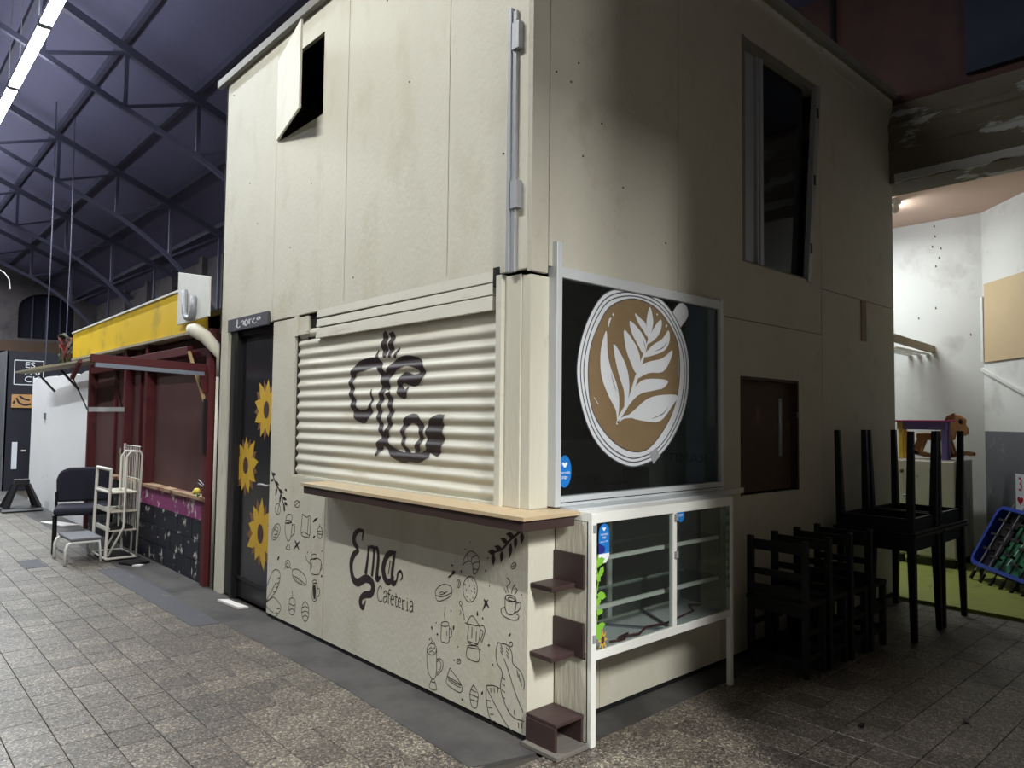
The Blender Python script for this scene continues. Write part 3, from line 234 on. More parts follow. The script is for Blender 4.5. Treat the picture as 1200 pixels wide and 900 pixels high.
"leaves":[[[0.563,2.032],[0.526,1.96],[0.513,1.873],[0.527,1.776],[0.584,1.679],[0.643,1.606],[0.657,1.55],[0.672,1.607],[0.671,1.682],[0.647,1.756],[0.602,1.829],[0.573,1.914]],[[0.625,1.966],[0.635,1.894],[0.671,1.795],[0.715,1.708],[0.721,1.62],[0.755,1.684],[0.76,1.761],[0.74,1.837],[0.69,1.91]],[[0.715,2.052],[0.729,1.951],[0.77,1.877],[0.821,1.815],[0.857,1.869],[0.852,1.921],[0.81,1.983]],[[0.765,2.108],[0.779,2.045],[0.831,1.984],[0.888,1.93],[0.915,1.978],[0.904,2.016],[0.851,2.064]],[[0.809,2.154],[0.841,2.102],[0.883,2.067],[0.923,2.031],[0.91,2.102],[0.862,2.13]],[[0.949,2.206],[0.919,2.136],[0.919,2.07],[0.936,2.012],[0.969,2.075],[0.979,2.136]],[[1.056,2.143],[1.001,2.104],[0.947,2.033],[0.928,1.989],[1.012,2.032],[1.057,2.089]],[[1.131,2.087],[1.068,2.03],[0.969,1.982],[0.89,1.913],[0.991,1.93],[1.091,1.964],[1.14,2.022]],[[1.17,1.97],[1.068,1.915],[0.937,1.887],[0.863,1.856],[0.807,1.778],[0.937,1.821],[1.068,1.834],[1.136,1.892]],[[1.125,1.783],[1.024,1.792],[0.884,1.779],[0.801,1.724],[0.731,1.633],[0.678,1.563],[0.832,1.687],[1.002,1.725],[1.08,1.741]],[[1.222,1.698],[1.091,1.701],[0.938,1.677],[0.812,1.609],[0.762,1.57],[0.896,1.545],[1.047,1.546],[1.159,1.628]]],
"stem":[[0.653,1.526,0.0124],[0.682,1.569,0.0224],[0.761,1.659,0.0264],[0.832,1.803,0.0272],[0.894,1.924,0.0175],[0.936,2.019,0.0053]],
"stem2":[[0.657,1.534,0.0096],[0.712,1.562,0.0128],[0.782,1.573,0.0231]],
"handle":[[1.136,2.142],[1.205,2.234],[1.264,2.269],[1.324,2.248],[1.336,2.193],[1.276,2.13],[1.2,2.076]],
"tape":[[0.943,1.363],[1.014,1.394],[1.047,1.341],[0.982,1.299]],
"marks":[[[0.576,2.054,0.0064],[0.591,2.097,0.0144],[0.602,2.107,0.005]],[[0.614,2.123,0.0128],[0.625,2.132,0.0132]],[[1.104,2.101,0.0074],[1.113,2.118,0.0148]],[[1.014,2.173,0.0108],[1.023,2.166,0.0126]],[[0.463,1.67,0.0031],[0.497,1.634,0.0045]],[[1.229,1.932,0.0054],[1.229,1.808,0.0054]]],
"veins":[[[0.603,1.804,0.0016],[0.622,1.755,0.004],[0.648,1.706,0.0016]],[[0.97,1.559,0.0017],[1.069,1.587,0.0054],[1.125,1.628,0.0018]],[[0.991,1.95,0.0017],[1.068,1.976,0.0055],[1.113,2.013,0.0018]],[[0.883,2.014,0.0017],[0.898,1.983,0.0043],[0.907,1.957,0.0017]]]}}

# ================================================================== SETTING
def floor_mat():
    mt = bpy.data.materials.new('terrazzo_tiles'); mt.use_nodes = True; nt = mt.node_tree; N = nt.nodes; Lk = nt.links; p = N['Principled BSDF']
    ge = N.new('ShaderNodeNewGeometry')
    sub = N.new('ShaderNodeVectorMath'); sub.operation = 'SUBTRACT'; sub.inputs[1].default_value = (-1.275, .44, 0); Lk.new(ge.outputs['Position'], sub.inputs[0])
    sc = N.new('ShaderNodeVectorMath'); sc.operation = 'MULTIPLY'; sc.inputs[1].default_value = (1/.195, 1/.195, 0); Lk.new(sub.outputs[0], sc.inputs[0])
    fl = N.new('ShaderNodeVectorMath'); fl.operation = 'FLOOR'; Lk.new(sc.outputs[0], fl.inputs[0])
    wn = N.new('ShaderNodeTexWhiteNoise'); wn.noise_dimensions = '2D'; Lk.new(fl.outputs[0], wn.inputs['Vector'])
    r1 = N.new('ShaderNodeValToRGB'); Lk.new(wn.outputs['Value'], r1.inputs[0])
    r1.color_ramp.elements[0].color = srgb((93, 88, 81))+(1,); r1.color_ramp.elements[1].color = srgb((107, 102, 94))+(1,)
    e = r1.color_ramp.elements.new(.12); e.color = srgb((85, 80, 75))+(1,)
    vo = N.new('ShaderNodeTexVoronoi'); vo.inputs['Scale'].default_value = 125; Lk.new(ge.outputs['Position'], vo.inputs['Vector'])
    wn2 = N.new('ShaderNodeSeparateColor'); Lk.new(vo.outputs['Color'], wn2.inputs[0])
    r2_ = N.new('ShaderNodeValToRGB'); Lk.new(wn2.outputs[0], r2_.inputs[0])
    r2_.color_ramp.interpolation = 'CONSTANT'
    r2_.color_ramp.elements[0].color = (.28, .28, .28, 1); r2_.color_ramp.elements[1].color = (2.7, 2.6, 2.4, 1); r2_.color_ramp.elements[1].position = .84
    e = r2_.color_ramp.elements.new(.25); e.color = (.82, .82, .82, 1)
    e = r2_.color_ramp.elements.new(.55); e.color = (1.18, 1.16, 1.12, 1)
    mul = N.new('ShaderNodeMix'); mul.data_type = 'RGBA'; mul.blend_type = 'MULTIPLY'; mul.inputs[0].default_value = .9
    Lk.new(r1.outputs[0], mul.inputs[6]); Lk.new(r2_.outputs[0], mul.inputs[7])
    no = N.new('ShaderNodeTexNoise'); no.inputs['Scale'].default_value = 1.1; no.inputs['Detail'].default_value = 7; Lk.new(ge.outputs['Position'], no.inputs['Vector'])
    mr = N.new('ShaderNodeMapRange'); mr.inputs[1].default_value = .3; mr.inputs[2].default_value = .7; mr.inputs[3].default_value = .72; mr.inputs[4].default_value = 1.18; Lk.new(no.outputs['Fac'], mr.inputs[0])
    m2 = N.new('ShaderNodeMix'); m2.data_type = 'RGBA'; m2.blend_type = 'MULTIPLY'; m2.inputs[0].default_value = 1; Lk.new(mul.outputs[2], m2.inputs[6]); Lk.new(mr.outputs[0], m2.inputs[7])
    Lk.new(m2.outputs[2], p.inputs['Base Color'])
    rr = N.new('ShaderNodeMapRange'); rr.inputs[3].default_value = .62; rr.inputs[4].default_value = .3; Lk.new(no.outputs['Fac'], rr.inputs[0]); Lk.new(rr.outputs[0], p.inputs['Roughness'])
    b = N.new('ShaderNodeBump'); b.inputs['Strength'].default_value = .25; b.inputs['Distance'].default_value = .004; Lk.new(wn2.outputs[0], b.inputs['Height']); Lk.new(b.outputs[0], p.inputs['Normal'])
    return mt
TILE = floor_mat()
GROUT = mat('grout', (62, 58, 53), .9, var=.15, bump=.1)
CONC = mat('worn_concrete', (76, 74, 73), .75, var=.16, scale=4, bump=.2, bscale=30, stain=(56, 55, 55), stain_at=.54, stain_scale=2.2, stain_soft=.1)
CONCD = mat('dark_concrete_strip', (70, 70, 76), .7, var=.12, scale=5, bump=.1, stain=(92, 90, 90), stain_at=.66, stain_scale=6)
floor = solo('floor', MB().box(-15, 4.45, -15, 32, -.3, -.012), GROUT, kind='structure')
P_ = .195; GAP = .0028
def excluded(x, y):
    if x > -.31 and y > -.14 and x < 4.7: return True            # concrete strip and kiosk
    if x > -.31 and y > 0: return True
    return False
cells = []
for i in range(-26, 30):
    for j in range(-26, 84):
        cx, cy = -1.275+P_*(i+.5), .44+P_*(j+.5)
        if cx > 4.35 or cy > 16.5 or excluded(cx, cy): continue
        q = Vector((cx, cy, 0))-CAM; d = q.dot(fwd)
        vis = 1e9
        if d > .3:
            sx, sy = q.dot(r2)/d*FPX, -q.dot(u2)/d*FPX
            if abs(sx) < 615 and abs(sy) < 465:
                if not (cx > .1 and (cx > 1.75 and cy > -.7)): vis = d
        cells.append((vis, cx, cy))
cells.sort()
g = MB(); h_ = P_/2-GAP/2; b_ = .0018
def tile_into(mb, cx, cy, dz):
    n = len(mb.v)
    for s_, z in ((h_, -.012), (h_, -b_), (h_-b_, 0)):
        mb.v += [(cx-s_, cy-s_, z+dz), (cx+s_, cy-s_, z+dz), (cx+s_, cy+s_, z+dz), (cx-s_, cy+s_, z+dz)]
    for r in (0, 4):
        for k in range(4): mb.f.append((n+r+k, n+r+(k+1) % 4, n+r+4+(k+1) % 4, n+r+4+k)); mb.mi.append(0)
    mb.f.append((n+8, n+9, n+10, n+11)); mb.mi.append(0)
tile_into(g, 0, 0, 0); tile_me = g.mesh('floor_tile', TILE)
for k, (vis, cx, cy) in enumerate(cells[:300]):
    o = bpy.data.objects.new('floor_tile', tile_me); COL.objects.link(o); o.parent = floor; o.location = (cx, cy, random.uniform(-.0012, .0006))
    o.rotation_euler = (random.uniform(-.003, .003), random.uniform(-.003, .003), random.uniform(-.004, .004))
g = MB()
for vis, cx, cy in cells[300:]: tile_into(g, cx, cy, random.uniform(-.0012, .0006))
part('floor_tile_field', g, TILE, floor)['kind'] = 'stuff'
# concrete footing strips round the kiosk and the stalls
part('concrete_strip', MB().prism([(-.36, 0.0), (-.34, -.02), (.3, -.2), (4.4, -.15), (4.4, .1), (.02, .1), (.02, 4.2), (-.42, 4.2), (-.5, 2.98), (-.33, 2.95), (-.3, 1.2)], lambda u, v, d: (u, v, d), -.02, .0015), CONC, floor)
part('concrete_strip', MB().prism([(-.36, 4.2), (.02, 4.2), (.02, 16), (-.4, 16)], lambda u, v, d: (u, v, d), -.02, .002), CONC, floor)
part('dark_strip', MB().prism([(-.53, 3.0), (-.34, 2.97), (-.33, 4.1), (-.36, 5.6), (-.56, 5.6)], lambda u, v, d: (u, v, d), -.02, .0026), CONCD, floor)
part('drain_cover', MB().prism([(-1.09, 6.1), (-.9, 6.1), (-.9, 6.6), (-1.09, 6.6)], lambda u, v, d: (u, v, d), -.02, .003), CONCD, floor)

# hall: gabled roof on trusses, side wall, far end wall
ROOFM = mat('roof_boarding', (94, 91, 118), .85, var=.1, scale=2, bump=.1, stretch=(1, 6, 1))  # blue-purple tint paints the haze around the tubes into the roof colour
TRUSSM = mat('dark_roof_steel', (72, 71, 92), .6, var=.15, scale=6, bump=.05)  # lifted bluish tone carries the same painted-in haze
HALLW = mat('hall_plaster', (96, 90, 92), .9, var=.15, scale=.8, bump=.15, stain=(70, 66, 70), stain_at=.58, stain_scale=1.2, stain_soft=.1)
def roof_z(x): return 7.9-.43*x if x > -5 else 10.05+.43*(x+5)
rf = MB()
for x0, x1 in ((-5, 4.9), (-14.6, -5)):
    rf.hexa([(x0, -14, roof_z(x0)), (x1, -14, roof_z(x1)), (x1, 31, roof_z(x1)), (x0, 31, roof_z(x0)), (x0, -14, roof_z(x0)+.12), (x1, -14, roof_z(x1)+.12), (x1, 31, roof_z(x1)+.12), (x0, 31, roof_z(x0)+.12)])
ceiling = solo('ceiling', rf, ROOFM, kind='structure')
for x in [4.0-1.13*k for k in range(0, 16)]:
    z = roof_z(x); part('purlin', MB().box(x-.035, x+.035, -14, 31, z-.13, z-.01), TRUSSM, ceiling)
def make_truss():
    t = thing('roof_truss', 'dark steel roof truss with arched lower chord under the hall roof', 'roof truss', (0, 0, 0), 0, 'roof trusses of the hall')
    xs = [4.45]+[4.0-1.13*k for k in range(0, 8)]
    def top(x): return roof_z(x)-.28
    def bot(x):
        z = top(x)-.95
        if x > 1.6: z -= .32*(x-1.6)**2*.55
        return z
    tc = MB(); tc.beam((4.7, 0, top(4.7)), (-5, 0, top(-5)), .12, .13); part('top_chord', tc, TRUSSM, t)
    bc = MB(); pts = [(4.5-.35*k) for k in range(0, 28)]
    for a, b in zip(pts, pts[1:]): bc.beam((a+.01, 0, bot(a)), (b, 0, bot(b)), .075, .08)
    part('arched_chord', bc, TRUSSM, t)
    for k, x in enumerate(xs[1:]):
        part('strut', MB().beam((x, 0, bot(x)), (x, 0, top(x)), .06, .06), TRUSSM, t)
        if k+1 < len(xs[1:]):
            x2 = xs[1:][k+1]; part('diagonal', MB().beam((x, 0, top(x)-.05), (x2, 0, bot(x2)+.03), .045, .045), TRUSSM, t)
    return t
tr = make_truss(); tr.location = (0, 10, 0)
tr['label'] = 'dark steel roof truss above the red stall, closest to the two-storey cream kiosk'
for k, y in enumerate((15, 20, 25)):
    c = copy_tree(tr); c.location = (0, y, 0)
    c['label'] = ('dark steel roof truss next beyond the truss above the red stall', 'dark steel arched roof truss between the second truss and the one by the end wall', 'dark steel roof truss closest to the end wall with the arched window')[k]
# side wall of the hall with the opening into the white back room
BRICKP = mat('dark_reddish_plaster', (78, 54, 52), .9, var=.16, scale=1.4, bump=.2, stain=(60, 44, 46), stain_at=.56, stain_scale=1.5, stain_soft=.12)
BLUED = mat('dark_blue_opening', (34, 42, 62), .8, var=.1, bump=.05)
BEAMM = mat('flaking_beam_plaster', (104, 98, 86), .9, var=.14, scale=3, bump=.5, bscale=25, stain=(170, 174, 172), stain_at=.6, stain_scale=2.6, stain_soft=.02, stretch=(1, .6, 1.6))
wl = MB().box(4.75, 5.0, 4.1, 31, -.3, 6.4)
wr = solo('wall_right', wl, HALLW, kind='structure')
up = solo('wall_upper', MB().box(4.72, 5.0, -9, 4.1, 4.5, 6.4), BRICKP, kind='structure')
part('dark_opening', MB().box(4.66, 4.73, -4, -.62, 4.62, 6.2), BLUED, up)  # board painted dark blue to stand for a dark opening
part('conduit', MB().tube([(4.69, .55, 4.5), (4.69, .55, 6.3)], .025, 6), DARK, up)
for k in range(9):
    y = 5.5+k*2.5; part('pilaster', MB().box(4.6, 4.76, y-.12, y+.12, 0, 6.0), HALLW, wr)
bm = MB(); bm.prism([(4.6, 3.76), (4.6, 4.06), (4.585, 4.075), (4.585, 4.14), (4.595, 4.15), (4.595, 4.24), (4.58, 4.26), (4.58, 4.31), (4.61, 4.34), (4.66, 4.52), (5.0, 4.52), (5.0, 3.76)], lambda u, v, d: (u, d, v), -9, 4.0)
lint = solo('trim_lintel', bm, BEAMM, kind='structure')
lip = MB(); random.seed(3); pz = [random.uniform(-.02, .015) for _ in range(40)]
lip.prism([(-.05-.12*k, 3.77+pz[k]) for k in range(40)]+[(-.05-.12*39, 3.84), (-.05, 3.84)], lambda u, v, d: (d, u, v), 4.578, 4.605)
part('plaster_edge', lip, mat('bare_plaster', (182, 184, 182), .9, var=.1, bump=.3), lint)
part('reveal', MB().box(4.67, 5.0, .35, 4.05, 0, 3.76), HALLW, wr)
solo('wall_pier', MB().box(4.62, 5.0, -9, -2.5, -.3, 3.76), HALLW, kind='structure')
# end wall of the hall with an arched window
aw = MB(); cxw, rw = 3.08, .93; zb, zs = 4.38, 5.5
fe = lambda u, v, d: (u, d, v)
ang = [math.pi*k/14 for k in range(15)]
arc = [(cxw+rw*math.cos(a), zs+.62*math.sin(a)) for a in ang]
aw.prism([(4.9, -.3), (4.9, 10), (cxw, 10)]+arc[7::-1]+[(cxw+rw, zb), (cxw, zb), (cxw, -.3)], fe, 30, 30.4)
aw.prism([(cxw, -.3), (cxw, zb), (cxw-rw, zb)]+arc[:6:-1]+[(cxw, 10), (-15, 10), (-15, -.3)], fe, 30, 30.4)
we = solo('wall_far', aw, HALLW, kind='structure')
part('ledge', MB().box(-3, 4.7, 29.85, 30.02, 3.85, 4.25), mat('brown_band', (96, 78, 66), .9, var=.1), we)
wn_ = solo('window_1', MB().prism([(cxw+rw+.05, zb-.05)]+[(cxw+(rw+.05)*math.cos(a), zs+.67*math.sin(a)) for a in ang]+[(cxw-rw-.05, zb-.05)], fe, 30.2, 30.24), mat('night_pane', (30, 32, 44), .3, var=.05, bump=0), kind='structure')
for k in (-1, 0, 1): part('glazing_bar', MB().box(cxw+k*.46-.025, cxw+k*.46+.025, 30.13, 30.19, zb, zs+.5), TRUSSM, wn_)
solo('wall_left', MB().box(-15, -14.7, -15, 31, -.3, 7), HALLW, kind='structure')

# white back room behind the lintel
WHITEW = mat('white_room_plaster', (222, 224, 222), .8, var=.04, scale=1.2, bump=.12, stain=(190, 188, 186), stain_at=.66, stain_scale=1.6, stain_soft=.1)
PINK = mat('pinkish_ceiling', (214, 186, 170), .85, var=.05, scale=2, bump=.1, stain=(226, 206, 180), stain_at=.68, stain_scale=2.2, stain_soft=.03)
GREENF = mat('green_floor_paint', (140, 148, 70), .7, var=.12, scale=4, bump=.1, stain=(104, 108, 66), stain_at=.62, stain_scale=3, stain_soft=.08)
GREYD = mat('grey_dado', (112, 114, 122), .7, var=.08, scale=3, bump=.08, stain=(140, 140, 146), stain_at=.66, stain_scale=4)
solo('floor_room', MB().prism([(4.45, -7), (7.4, -7), (7.4, 4), (4.55, 4), (4.55, -.1)], lambda u, v, d: (u, v, d), -.3, .001), GREENF, kind='structure')
solo('wall_room_back', MB().box(7.1, 7.35, -.08, 4, -.3, 4.4), WHITEW, kind='structure')
solo('wall_room_side', MB().box(5.0, 7.3, 3.8, 4.05, -.3, 4.4), WHITEW, kind='structure')
for k, (y, z) in enumerate([(0.406, 3.919), (0.399, 3.794), (0.429, 3.674), (0.337, 3.638), (0.357, 3.528), (0.395, 3.431), (0.403, 2.928), (0.592, 2.823), (0.041, 2.582)]):
    part('plaster_chip', MB().prism([(y-.008, z-.016), (y+.011, z-.01), (y+.006, z+.018), (y-.004, z+.008)], lambda u, v, d: (d, u, v), 7.096, 7.1), mat('dark_chip', (96, 96, 92), .9, bump=0), bpy.data.objects['wall_room_back'])
dw = Vector((-.72, -.69, 0)).normalized(); nw = Vector((dw.y, -dw.x, 0))   # splayed wall
if nw.x > 0: nw = -nw
W0 = Vector((7.1, -.08, 0))
def FW(u, v, d): p = W0+dw*u+nw*d; return (p.x, p.y, v)
sw = solo('wall_room_splayed', MB().prism([(0, -.3), (3, -.3), (3, 4.4), (0, 4.4)], FW, -.2, 0), WHITEW, kind='structure')
part('dado', MB().prism([(.02, 0), (3, 0), (3, 1.47), (.02, 1.47)], FW, 0, .012), GREYD, sw)
part('sloping_trim', MB().prism([(0, 2.19), (0, 2.155), (2, 1.365), (2, 1.4)], FW, 0, .035), WHITEW, sw)
part('corner_batten', MB().prism([(.004, 2.26), (.05, 2.26), (.05, 3.0), (.004, 3.0)], FW, 0, .03), WHITEW, sw)
solo('ceiling_room', MB().prism([(4.99, -8), (7.4, -8), (7.4, 4.1), (4.99, 4.1)], lambda u, v, d: (u, v, d), 3.98, 4.1), PINK, kind='structure')
# unseen two-storey block added across the passage: throws the shade over the right-hand floor
nb = thing('shade_block', 'unseen beige-brown block added to shade the right-hand floor and window side', 'stall', (2, -4, 0))
part('wall_panel', MB().box(-.18, 4.4, -5, -2.4, 0, 5.0), mat('shade_block_brown', (150, 140, 124), .7, var=.12, bump=.15), nb, world=True)  # mid brown picked to bounce some light onto the window side
part('roof_trim', MB().box(-.23, 4.45, -5.05, -2.35, 5.0, 5.06), GALV, nb, world=True)

# fluorescent battens: the row above the passage, those lighting the kiosk, and unseen added fill
TUBE = emis('fluorescent_tube', (235, 244, 255), 28)
HOUS = mat('white_batten', (210, 214, 220), .5, var=.04, bump=0)
def batten(loc, label, power, col=COOL, length=2.4, group='fluorescent battens over the passage', rz=0, uplight=0):
    t = thing('fluorescent_batten', label, 'ceiling light', loc, rz, group)
    part('housing', MB().box(-.06, .06, -length/2, length/2, 0, .07), HOUS, t)
    for s in (-1, 1):
        part('tube', MB().tube([(s*.05, -length/2+.04, -.03), (s*.05, length/2-.04, -.03)], .019, 8), TUBE, t, smooth=True)
        part('end_cap', MB().box(-.07, .07, s*length/2-.03, s*length/2+.03, -.055, .07), GALV, t)
    for s in (-1, 1):
        part('hanger', MB().tube([(0, s*length*.3, .07), (0, s*length*.3, roof_z(loc[0])-loc[2]-.1)], .008, 5), GALV, t)
    a = area('batten_light', (0, 0, -.06), .14, length, power, col); a.parent = t
    if uplight: a = area('batten_uplight', (0, 0, .09), .14, length, power*uplight, col, (0, 0, 1)); a.parent = t
    return t
for k in range(10):  # row runs on past the visible tubes to brighten the end wall
    batten((-.8, 6.9+2.4*k, 6.5), 'lit fluorescent batten in the bright row hung along the passage roof', LIGHT_ROW, length=2.34, uplight=.16)
for k in range(2):  # two unseen battens added to brighten the window side
    batten((-2.2, -9.2-2.4*k, 6.5), 'unseen fluorescent batten added to fill the window side with light', 400, NEUT, length=2.34)
for y in (9.5, 13.0):  # unseen battens added mid-hall to brighten the white partition
    batten((-4.5, y, 6.5), 'unseen fluorescent batten added to brighten the white partition', 150, COOL, length=2.34, group='fluorescent battens added as fill')

# ================================================================== THE CAFE KIOSK
batten((-3.1, 1.9, 6.5), 'lit fluorescent batten hung in front of the kiosk shutter', LIGHT_HALL, NEUT, uplight=.3, group='fluorescent battens before the kiosk')
batten((-.95, -3.7, 3.35), 'lit short fluorescent batten hung beside the unseen shade block', LIGHT_FRONT, NEUT, length=1.2, group='fluorescent battens before the kiosk', rz=-.536)
KIO = thing('cafe_kiosk', 'two-storey cream panelled cafe kiosk with corrugated shutter, ink drawings and coffee-cup window', 'kiosk')
H = 4.60; LA = 4.05; LB = 4.66; T = .03
def pa(mb, y0, y1, z0, z1, x=0): return mb.box(x, x+T, y0, y1, z0, z1)
def pb(mb, x0, x1, z0, z1, y=0): return mb.box(x0, x1, y, y+T, z0, z1)
def panel(mb, m_=CREAM): return part('wall_panel', mb, m_, KIO, bevel=.0015)
# shutter side, upper storey
panel(pa(MB(), .0305, .684, 2.3, H)); panel(pa(MB(), .689, 1.836, 2.305, H))
m3 = MB(); pa(m3, 1.841, 2.2, 2.305, H); pa(m3, 2.2, 2.94, 2.305, 3.745); pa(m3, 2.2, 2.94, 4.36, H); pa(m3, 2.94, 2.966, 2.305, H); panel(m3)
panel(pa(MB(), 2.971, LA, 2.30, H))
# hinged flap standing ajar in front of its opening
fl = MB(); d_ = Vector((-.158, -.715, 0)); n_ = Vector((-d_.y, d_.x, 0)).normalized()*.016
a0, a1 = Vector((0, 2.94, 3.75)), Vector((0, 2.94, 4.40)); fl.hexa([a0-n_*0, a0+d_, a0+d_-n_, a0-n_, a1, a1+d_, a1+d_-n_, a1-n_])
fp = part('hatch_flap', fl, [CREAM], KIO, label='cream board hatch standing slightly open')
part('hinge', MB().box(-.012, .002, 2.93, 2.95, 3.85, 3.92), BLACKM, fp); part('hinge', MB().box(-.012, .002, 2.93, 2.95, 4.2, 4.27), BLACKM, fp)
# lower storey, shutter side
lowA = part('wall_panel', pa(MB(), .0305, 2.028, .03, 1.04), CREAM, KIO)
l2 = MB(); l2.box(0, T, 2.033, 2.55, .03, 1.11); l2.box(0, T, 2.55, 2.93, .03, 2.29); lowA2 = part('wall_panel', l2, CREAM, KIO)
panel(pa(MB(), 2.36, 2.55, 2.17, 2.29, .01)); part('batten_strip', MB().box(-.006, .01, 2.5, 2.555, 2.15, 2.3), CREAM, KIO)
part('batten_strip', MB().box(-.004, .012, 2.36, 2.52, 2.155, 2.18), CREAM, KIO)
part('wall_panel', pa(MB(), 3.86, LA, .0, 2.30, 0), CREAMW, KIO)
part('shadow_joint', MB().box(.006, .03, 0, 2.93, -.01, .032), DARK, KIO)  # black strip painted in as the shadowed joint at the floor
# corner column
cc = MB(); cc.box(.012, .05, .085, .205, 1.105, 2.28); cc.prism([(.02, .02), (.148, .02), (.148, .05), (.05, .05), (.05, .084), (.02, .084)], lambda u, v, d: (u, v, d), 1.105, 2.272); part('corner_post', cc, CREAMW, KIO, bevel=.003)
# steel guide rail up the corner and shutter guide
pl = part('guide_rail', MB().box(-.03, .0, .135, .16, 2.29, 3.66).box(-.02, -.0, .105, .136, 2.29, 3.64), GALV, KIO, bevel=.002)
for z in (3.5, 2.68): part('bracket', MB().box(-.034, .0, .075, .125, z-.07, z+.07), GALV, pl)
part('guide_rail', MB().box(-.012, .03, .205, .25, 1.095, 2.29), SHUT, KIO, bevel=.003)
part('guide_rail', MB().box(.02, .05, 2.525, 2.55, 1.1, 2.17), BLACKM, KIO)
# dark gap and header boards over the shutter
part('shutter_box', MB().box(.031, .3, .2, 2.4, 2.1, 2.36), DARK, KIO)
for k, (z0, z1, x) in enumerate(((2.262, 2.35, -.004), (2.195, 2.258, -.006), (2.115, 2.191, -.009))):
    hb = MB(); hb.hexa([(x, .285, z0+(.0 if k < 2 else -.002)), (.03, .285, z0), (.03, 2.215, z0-.005), (x, 2.215, z0-.005), (x+.006, .285, z1), (.03, .285, z1), (.03, 2.215, z1-.012), (x+.006, 2.215, z1-.012)])
    part('header_board', hb, SHUT, KIO, bevel=.003)
part('dark_gap', MB().box(-.004, .02, .235, .283, 2.235, 2.335), DARK, KIO)  # black box painting in the darkness of an open gap
# corrugated roller shutter, slat by slat
PITCH, AMP, XS, Z0, Z1 = .0775, .017, .034, 1.118, 2.20
def shut_x(z):
    t = ((z-Z0)/PITCH) % 1.0
    return XS-AMP*(.5-.5*math.cos(2*math.pi*t))**.85
shb = part('roller_shutter', MB().box(XS+.012, XS+.02, .23, 2.535, Z0-.02, Z1), SHUT, KIO)
for k in range(14):
    z = Z0+PITCH*k; prof = [(shut_x(z+PITCH*(i/12)*.9999), z+PITCH*i/12) for i in range(13)]
    s_ = MB(); s_.prism(prof+[(XS+.012, z+PITCH), (XS+.012, z)], lambda u, v, d: (u, d, v), .245, 2.53)
    part('slat', s_, SHUT, shb)
part('bottom_rail', MB().box(.005, XS+.012, .245, 2.53, Z0-.03, Z0), SHUT, shb)
lg = MB(); FS = lambda y, z, d: (shut_x(z)-d, y, z)
for k, st in enumerate(ART['logo']): lg.ribbon([(p[0], p[1], p[2]*1.25) for p in st], FS, .0016+.00015*k, step=.007, cross=10)
part('painted_emblem', lg, INK, shb, label='dark brown painted plant emblem across the corrugations')
# serving counter wrapping the corner
ct = MB(); ct.prism([(-.19, 2.02), (-.19, -.165), (.183, -.165), (.183, .02), (.03, .02), (.03, 2.02)], lambda u, v, d: (u, v, d), 1.085, 1.105)
counter = part('counter_frame', MB().prism([(-.18, 2.0), (-.18, -.15), (.165, -.15), (.165, -.11), (-.14, -.11), (-.14, 1.96), (.0, 1.96), (.0, 2.0)], lambda u, v, d: (u, v, d), 1.035, 1.085).box(-.14, 0, .3, .34, 1.04, 1.085).box(-.14, 0, 1.1, 1.14, 1.04, 1.085), BROWN, KIO, bevel=.003)
part('countertop', ct, TOPWOOD, counter, bevel=.002)
# ink drawings and lettering on the lower wall
em = MB()
for k, st in enumerate(ART['ema']): em.ribbon([(p[0], p[1], p[2]*1.18) for p in st], FA, .0008+.0001*k, step=.006, cross=1)
part('painted_lettering', em, INK, lowA, label='hand-painted word Ema')
ca = MB()
for st in ART['cafeteria']: ca.ribbon(st, FA, .0008, width=.0075, step=.006)
part('painted_lettering', ca, LINE, lowA, label='thin painted word Cafeteria')
for name, sts in ART['motif']:
    mb = MB()
    for st in sts: mb.ribbon(st, FA, .0007, width=.0048 if sts[0][0][0] < 2 else .0062, step=.012)
    part(name, mb, LINE, lowA if sts[0][0][0] < 2.03 else lowA2)
for name, sts in ART['fill']:
    mb = MB()
    for k, st in enumerate(sts): mb.ribbon(st, FA, .0009+.00005*k, step=.008)
    part(name, mb, INK, lowA if sts[0][0][0] < 2.03 else lowA2)
# black street door with painted sunflowers
DOORG = mat('dark_door_glass', (44, 44, 48), .22, var=.15, scale=3, bump=.0, spec=.5)
dr = part('door_leaf', MB().box(.05, .09, 2.94, 3.64, .02, 2.24), BLACKM, KIO)
part('door_glass', MB().box(.044, .05, 2.965, 3.55, .2, 2.2), DOORG, dr)
part('door_frame', MB().box(.0, .09, 3.64, 3.7, .0, 2.29).box(.03, .09, 3.7, 3.86, 0, 2.29).box(.02, .09, 2.93, 3.64, 2.235, 2.29), BLACKM, dr, bevel=.003)
part('kick_rail', MB().box(.036, .05, 2.94, 3.64, .17, .2), BLACKM, dr)
part('door_handle', MB().tube([(.045, 3.0, 1.0), (.0, 3.0, 1.0), (-.01, 3.06, 1.005), (-.01, 3.12, 1.0)], .009, 6), GALV, dr, smooth=True)
part('lock_plate', MB().box(.038, .046, 2.975, 3.02, 1.32, 1.44), BLACKM, dr)
PET = mat('sunflower_yellow', (206, 168, 58), .6, var=.12, scale=9, bump=0); PET2 = mat('sunflower_ochre', (128, 92, 62), .6, var=.15, scale=9, bump=0); PETC = mat('sunflower_heart', (78, 56, 52), .7, var=.1, bump=0)
